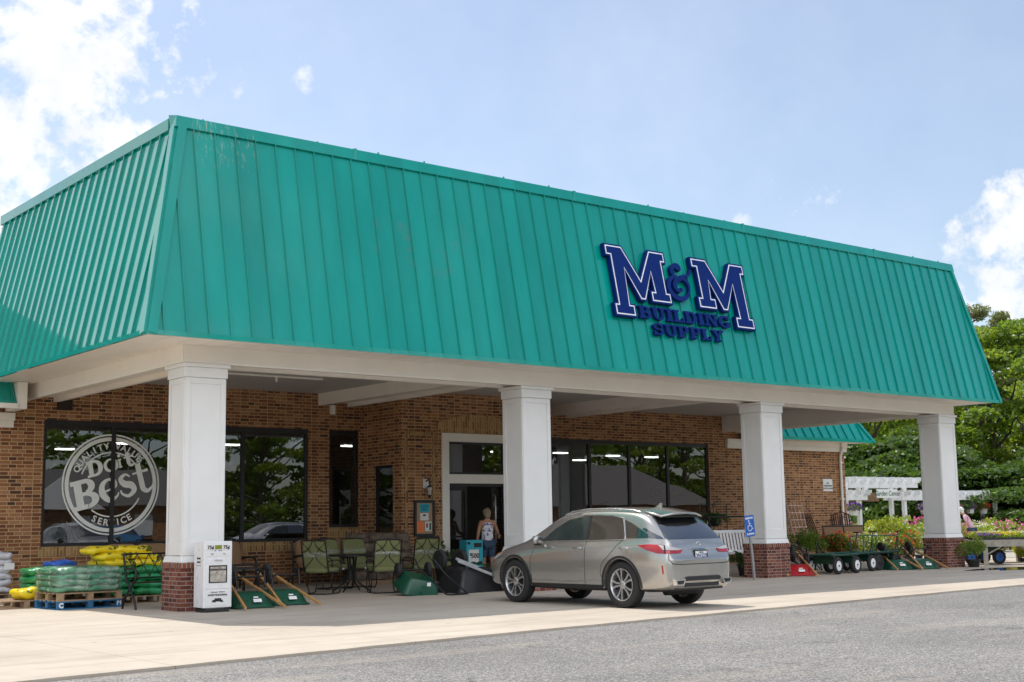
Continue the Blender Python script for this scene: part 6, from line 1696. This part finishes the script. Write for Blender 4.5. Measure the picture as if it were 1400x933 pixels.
for x, s in ((42.0,1),(44.9,-1)):
    t = MB(); t.prism([(0,2.16),(s*.28,2.42),(s*.28,2.46),(0,2.46)] if s>0 else [(0,2.16),(0,2.46),(s*.28,2.46),(s*.28,2.42)], -.04,.04, Matrix.Translation((x+s*.08,YP-.46,0)) @ FRONT); t.build('bracket', M['white_gloss'], PG)
T = thing('garden_sign', 'cream board lettered Garden Center under the raised pergola beam', 'sign', (43.3, YP-.66, 2.22))
t = MB(); t.box(-.66,.66,-.02,.02,-.17,.17); bo_ = t.build('board', M['card'], T, bevel=.004)
t = MB(); addtext(t, 'Garden Center', .26, Matrix.Translation((0,-.024,0)) @ FRONT, shear=.18, bold=.002); t.build('lettering', M['greentub'], bo_)
t = MB()
for x in (-.5,.5): t.tube([(x,0,.18),(x,0,.24)], .008, 5)
t.build('hook', M['blackmetal'], T)
t = MB(); t.box(42.2,44.75,YP+.75,YP+.80,1.95,2.3); o = t.build('timber_header', M['browntimber']); tag(o, 'brown timber header board behind the Garden Center sign', 'beam')
t.v  # board carried on posts
T = thing('timber_post', 'brown timber post behind the pergola opening', 'post', (43.6, YP+.85, 0)); t = MB(); t.box(-.07,.07,-.04,.04,0,2.3); t.build('post', M['browntimber'], T)
# hanging baskets
HB = None
for i, (x, z, pm, wd) in enumerate([(41.6,1.62,'pet_purple','deep purple'),(46.2,1.62,'pet_purple','purple and pink'),(46.0,1.05,'pet_pink','second low pink'),(48.2,1.62,'pet_pink','pink'),(49.4,1.64,'pet_purple','mauve'),(50.4,1.62,'pet_red','red'),(47.3,1.6,'pet_white','white')]):
    T = thing('hanging_basket', '%s flower basket hung under the white pergola' % wd, 'hanging basket', (x, YP-.35, z), 0, 'hanging baskets')
    t = MB(); t.lathe([(.14,-.22),(.20,0),(0,0)], 16); t.build('basket', M['card'], T, smooth=40)
    t = MB()
    for k in range(3): t.tube([(.18*cos(k*2.1),.18*sin(k*2.1),0),(0,0,.45)], .006, 5)
    t.build('hanger', M['blackmetal'], T)
    leafobj('foliage', blobpts(220,(0,0,.06),(.30,.28,.15),i+40), .08, M['leaf_b'], T, seed=i)
    leafobj('blossoms', blobpts(240,(0,0,.09),(.33,.31,.17),i+80,.9), .075, M[pm], T, seed=i+9)
# people in the yard
person('person with white hair in a pale pink top bending over the plants', (41.2, 25.9, 0), .5, M['pinkcloth'], M['denim'], M['whitehair'], lean=.32, h=1.56, sleeves=True, reach=False, shorts=False)
person('person in a turquoise top standing at the left pergola post', (42.0, 31.9, 0), .9, M['turqcloth'], M['denim'], M['blondhair'], lean=.2, h=1.5, sleeves=True, reach=False, shorts=False)
T = thing('garden_statue', 'pale stone garden statue of a robed figure right of the pergola post', 'statue', (45.6, 29.3, 0))
t = MB(); t.lathe([(.24,0),(.24,.25),(.17,.30),(.22,.5),(.18,.85),(.13,1.05),(.17,1.18),(.12,1.28),(.05,1.32)], 16); t.ell((0,0,1.40),(.085,.095,.115)); t.ell((-.1,-.12,1.0),(.06,.12,.06)); t.ell((.1,-.12,1.0),(.06,.12,.06)); t.build('figure', M['statue'], T, smooth=50)
T = thing('bird_bath', 'pale stone urn among the lime green plants under the pergola', 'urn', (41.0, 28.2, 0))
t = MB(); t.lathe([(.2,0),(.2,.1),(.08,.2),(.08,.6),(.26,.85),(.30,.9),(.24,.9),(0,.8)], 20); t.build('bowl', M['statue'], T, smooth=40)
# beds of plants: a few modelled, then copied
def plant(label, loc, r, lm, pm, seed, n=520, bn=170, leaf=.10, bl=.08):
    return bush(label, loc, r, n, lm, leaf, seed, pm, bn, bl, (.16,.2), 'nursery plants in the garden yard', 'nursery_plant', 'nursery plant', .22)
protos = [('lime leaved','leaf_y','leaf_a'),('pink flowered','leaf_a','pet_pink'),('yellow flowered','leaf_a','pet_yellow'),('white flowered','leaf_a','pet_white'),('red flowered','leaf_b','pet_red'),('coral flowered','leaf_b','pet_coral'),('plain dark leaved','leaf_d','leaf_b'),('purple flowered','leaf_b','pet_purple')]
made = {}
places = []
R_ = random.Random(31)
def putplant(k, x, y, s, where):
    lb = '%s nursery plant %s' % (protos[k][0], where)
    if k not in made: made[k] = plant(lb, (x,y,0), (.48,.45,.42), protos[k][1], protos[k][2], 100+k); made[k].scale = (s,)*3
    else: copytree(made[k], (x,y,0), R_.uniform(0,6), lb, None, s)
for i in range(26): putplant(R_.choice([0,0,0,2,3,0,1]), R_.uniform(36.9,43.5), R_.uniform(26.8,30.2), R_.uniform(.9,1.45), 'in the bed in front of the pergola')
for i in range(16): putplant(R_.choice([4,4,3,4,1]), R_.uniform(31.5,36.6), R_.uniform(22.9,25.2), R_.uniform(.75,1.0), 'on the ground behind the green wagons')
for i in range(16): putplant(R_.choice([1,1,7,3,1,0]), R_.uniform(43.0,50.5), R_.uniform(28.6,32.5), R_.uniform(.95,1.3), 'in the bed right of the end column')
for i in range(12): putplant(R_.choice([1,1,7,1,3]), R_.uniform(43.5,49.5), R_.uniform(26.5,28.6), R_.uniform(1.0,1.3), 'in the tall pink bank behind the white haired person')
for i in range(14): putplant(R_.choice([4,5,2,4,1]), R_.uniform(34.0,39.5), R_.uniform(20.3,23.4), R_.uniform(.5,.7), 'on the ground below the timber tables')
for i in range(12): putplant(6, 39.5+i*.95+R_.uniform(-.2,.2), 34.2+R_.uniform(-.5,.5), R_.uniform(1.7,2.1), 'in the dark row behind the pergola')
for i in range(10): putplant(R_.choice([4,5,3,1]), R_.uniform(46,56), R_.uniform(25.5,28), R_.uniform(.8,1.2), 'beyond the timber tables')
# timber shade shelter with shelves of pots
T = thing('shade_shelter', 'brown timber shade shelter over the plant shelves at far right', 'shelter', (0,0,0))
t = MB(); t.hexa([(53.2,32.6,2.15),(70,32.6,2.15),(70,38,2.55),(53.2,38,2.55)],[(53.2,32.6,2.36),(70,32.6,2.36),(70,38,2.78),(53.2,38,2.78)]); t.build('roof', M['browntimber'], T)
for x in (53.8,56.6,59.8,63.2):
    for y in (33.0,37.6): t = MB(); t.box(x-.08,x+.08,y-.08,y+.08,0,2.15 if y<35 else 2.5); t.build('post', M['browntimber'], T)
for i, x in enumerate((55.3, 58.2, 61.1)):
    T = thing('plant_shelf', ['leftmost','middle','rightmost'][i]+' slatted timber plant shelf under the shade shelter', 'shelf', (x, 34.0, 0), 0, 'plant shelves under the shelter')
    for z in (.55,1.1,1.6): t = MB(); t.box(-1.15,1.15,-.3,.3,z,z+.04); t.build('shelf_board', M['greytimber'], T)
    for xx in (-1.1,1.1): t = MB(); t.box(xx-.04,xx+.04,-.3,.3,0,1.64); t.build('upright', M['greytimber'], T)
    for z, mm in ((.59,'terracotta'),(1.14,'terracotta'),(1.64,'blacktub')):
        for k in range(7):
            P_ = thing('flower_pot', 'small pot of flowers in a row on the %s shelf under the shelter' % ['left','middle','right'][i], 'flower pot', (x-1.0+k*.33, 33.9, z), 0, 'pots on the shelter shelves')
            t = MB(); potmesh(t, .12, .22); t.build('pot', M[mm], P_, smooth=40)
            if z > 1.5 or k % 2: leafobj('foliage', blobpts(60,(0,0,.28),(.16,.16,.10),k), .09, M['leaf_a'], P_, seed=k); 
            if z > 1.5: leafobj('blossoms', blobpts(60,(0,0,.32),(.17,.17,.10),k+5,.9), .08, M['pet_red'], P_, seed=k)

# ------------------------------------------------------------------ trees
def limb(t, a, b, r0, r1, R_, n=5, wob=.06):
    a = Vector(a); b = Vector(b); L_ = (b-a).length
    P = [a.lerp(b, k/n) + Vector((R_.uniform(-1,1),R_.uniform(-1,1),R_.uniform(-.5,.5)))*L_*wob*(0 if k in (0,n) else 1) for k in range(n+1)]
    t.tube(P, [r0+(r1-r0)*k/n for k in range(n+1)], 8)
def broadleaf(label, loc, H, W_, lm, seed, group, leaf=.23, nl=16000, base=.16):
    R_ = random.Random(seed); T = thing('broadleaf_tree', label, 'tree', loc, 0, group)
    t = MB(); limb(t, (0,0,-.1), (R_.uniform(-.3,.3),R_.uniform(-.3,.3),H*.62), H*.022, H*.010, R_)
    blobs = []; nb = 46
    for k in range(nb):
        u = R_.uniform(base, .98); prof = sin(pi*min(1,(u-base)/(1-base)*.80+.18))**.7
        a = R_.uniform(0, 2*pi); rr = W_*.5*prof*R_.uniform(.62,1.05)*(1 if k % 4 else .45)
        c_ = (rr*cos(a), rr*sin(a), H*u*.97); s = W_*R_.uniform(.075,.15)
        blobs.append((c_, (s*1.25, s*1.25, s*.62)))
        if k % 2 == 0: limb(t, (0,0,H*u*.62), c_, H*.008, H*.003, R_)
    t.build('trunk', M['bark'], T, smooth=60)
    P = []
    for i, (c_, r) in enumerate(blobs):
        q = blobpts(int(nl/nb*(r[0]/(W_*.14))**2)+40, (0,0,0), r, seed*100+i, .55); q[:,2] = np.where(q[:,2] < -.25*r[2], -q[:,2], q[:,2]); P.append(q + np.array(c_))
    P = np.concatenate(P)
    leafobj('crown', P, leaf, M[lm], T, seed=seed, up=1.1)
    return T
def pine(label, loc, H, seed, group):
    R_ = random.Random(seed); T = thing('pine_tree', label, 'tree', loc, 0, group)
    t = MB(); limb(t, (0,0,-.1), (.3,.2,H*.97), H*.018, H*.004, R_, 8, .01); P = []
    for k in range(26):
        u = R_.uniform(.5,.98); a = R_.uniform(0,2*pi); l = H*.20*(1.08-u)**.6*R_.uniform(.7,1.2)
        e = (l*cos(a), l*sin(a), H*u+l*R_.uniform(.0,.4)); limb(t, (0,0,H*u*.97), e, H*.005, H*.002, R_)
        for q in (.6,.85,1.): P.append(blobpts(85, (e[0]*q,e[1]*q,H*u+(e[2]-H*u)*q), (H*.042,H*.042,H*.026), seed*50+k, .1))
    t.build('trunk', M['bark'], T, smooth=60)
    leafobj('crown', np.concatenate(P), .27, M['leaf_pine'], T, seed=seed, aspect=.3, up=.4)
    return T
def pos(u_px, dist):           # a spot on the ground along a bearing (degrees from +X) at a distance
    return (dist*cos(radians(u_px)), dist*sin(radians(u_px)), 0)
G1 = 'broadleaf trees behind the garden yard'
A = broadleaf('tall fresh green tree at the right edge of the picture', pos(31.2, 72), 11.8, 8.5, 'leaf_a', 1, G1)
Bt = broadleaf('mid green tree seen between the wing wall and the end column', pos(36.2, 70), 10.2, 8.5, 'leaf_b', 2, G1)
Ct = broadleaf('bright tree just right of the end column', pos(33.6, 76), 12.0, 8.5, 'leaf_a', 3, G1)
Dt = broadleaf('dark leaved tree low behind the pergola', pos(34.6, 62), 4.6, 8.0, 'leaf_d', 4, G1, base=.02)
for src, b_, d_, s, lb in [(A,38.4,80,1.0,'fresh green tree rising behind the wing roof'),(Bt,29.2,70,1.05,'mid green tree just beyond the right edge'),(Ct,35.2,84,.98,'tree furthest back between the column and the wing'),
                           (Dt,37.6,63,.95,'dark leaved tree behind the left pergola post'),(Dt,31.6,62,.95,'dark leaved tree behind the shade shelter'),(Dt,29.3,63,1.0,'dark leaved tree at the right end of the shelter'),(A,27.5,76,1.0,'fresh green tree well right of the shelter'),
                           (Bt,32.4,84,1.16,'mid green tree behind the bright tree right of the column'),(Dt,40.2,66,1.0,'dark leaved tree behind the downspout corner'),(Dt,36.1,62,.9,'dark leaved tree behind the middle of the pergola'),(Dt,33.1,64,1.0,'dark leaved tree directly behind the end column'),(Bt,30.6,96,1.25,'mid green tree in the back row under the shorter pine'),(Bt,34.3,98,1.2,'mid green tree in the back row over the end column'),(Bt,37.2,96,1.2,'mid green tree in the back row over the pergola'),(Bt,39.6,94,1.2,'mid green tree in the back row behind the wing'),(Dt,28.0,64,1.1,'dark leaved tree right of the shelter end')]:
    q_ = (s*R_.uniform(.65,1.05) if src is Dt else s*R_.uniform(.94,1.06)); copytree(src, pos(b_, d_), d_*1.7, lb, G1, (s*R_.uniform(.75,1.1), s*R_.uniform(.75,1.1), q_))
pine('tall pine with an open crown over the right tip of the roof', pos(31.75, 90), 15.0, 7, 'pines above the tree line')
pine('shorter pine at the right edge above the tree line', pos(30.35, 92), 14.6, 8, 'pines above the tree line')
# trees across the lot (mirrored in the shop windows)
G2 = 'trees across the lot'
E1 = broadleaf('dark tree across the lot mirrored in the left window', (30, -46, 0), 14.0, 11, 'leaf_a', 11, G2, .40, 9000, .03)
E2 = broadleaf('tall tree across the lot mirrored in the right window', (72, -48, 0), 15.5, 12, 'leaf_b', 12, G2, .40, 9000, .03)
ORD = 'first second third fourth fifth sixth seventh eighth ninth tenth eleventh twelfth thirteenth fourteenth fifteenth sixteenth seventeenth eighteenth nineteenth twentieth'.split()
for i in range(20):
    x = -58 + i*11.2
    if abs(x-30) > 4 and abs(x-72) > 4: copytree((E1,E2)[i%2], (x, -46-(i*5%7), 0), i*1.3, 'tree standing across the lot, %s along the far verge' % ORD[i], G2, .9+.04*(i%5))
for i in range(12): copytree((E1,E2)[i%2], (20+i*13.5, -58-(i*3%5), 0), i*.9, 'taller tree in the row behind the far verge, %s from the left' % ORD[i], G2, 1.15)
# the house across the lot
T = thing('brick_house', 'low brick house with a white gable and grey roof across the lot', 'house', (31, -30, 0))
t = MB(); t.box(-7,7,-4,4,0,2.8); t.build('wall', M['brick'], T)
t = MB(); t.hexa([(-7.5,-4.6,2.8),(7.5,-4.6,2.8),(7.5,4.6,2.8),(-7.5,4.6,2.8)],[(-7.5,-.05,5.2),(7.5,-.05,5.2),(7.5,.05,5.2),(-7.5,.05,5.2)]); t.build('roof', M['shingle'], T)
t = MB(); t.prism([(-2.6,2.6),(2.6,2.6),(0,4.6)], 0, .2, Matrix.Translation((-2,4.8,0)) @ Matrix(((-1,0,0,0),(0,0,1,0),(0,1,0,0),(0,0,0,1)))); t.build('gable', M['housewhite'], T)
for x in (-5,-.5,3.5): t = MB(); t.box(x-.6,x+.6,4.0,4.06,.9,2.2); t.build('window', M['housewhite'], T)
T = thing('shingled_house', 'house with a big grey shingled roof across the lot, mirrored in the right window', 'house', (74, -27, 0))
t = MB(); t.box(-9,9,-5,5,0,2.6); t.build('wall', M['brick'], T)
t = MB(); t.hexa([(-9.6,-5.6,2.6),(9.6,-5.6,2.6),(9.6,5.6,2.6),(-9.6,5.6,2.6)],[(-4,-.1,6.0),(4,-.1,6.0),(4,.1,6.0),(-4,.1,6.0)]); t.build('roof', M['shingle'], T)
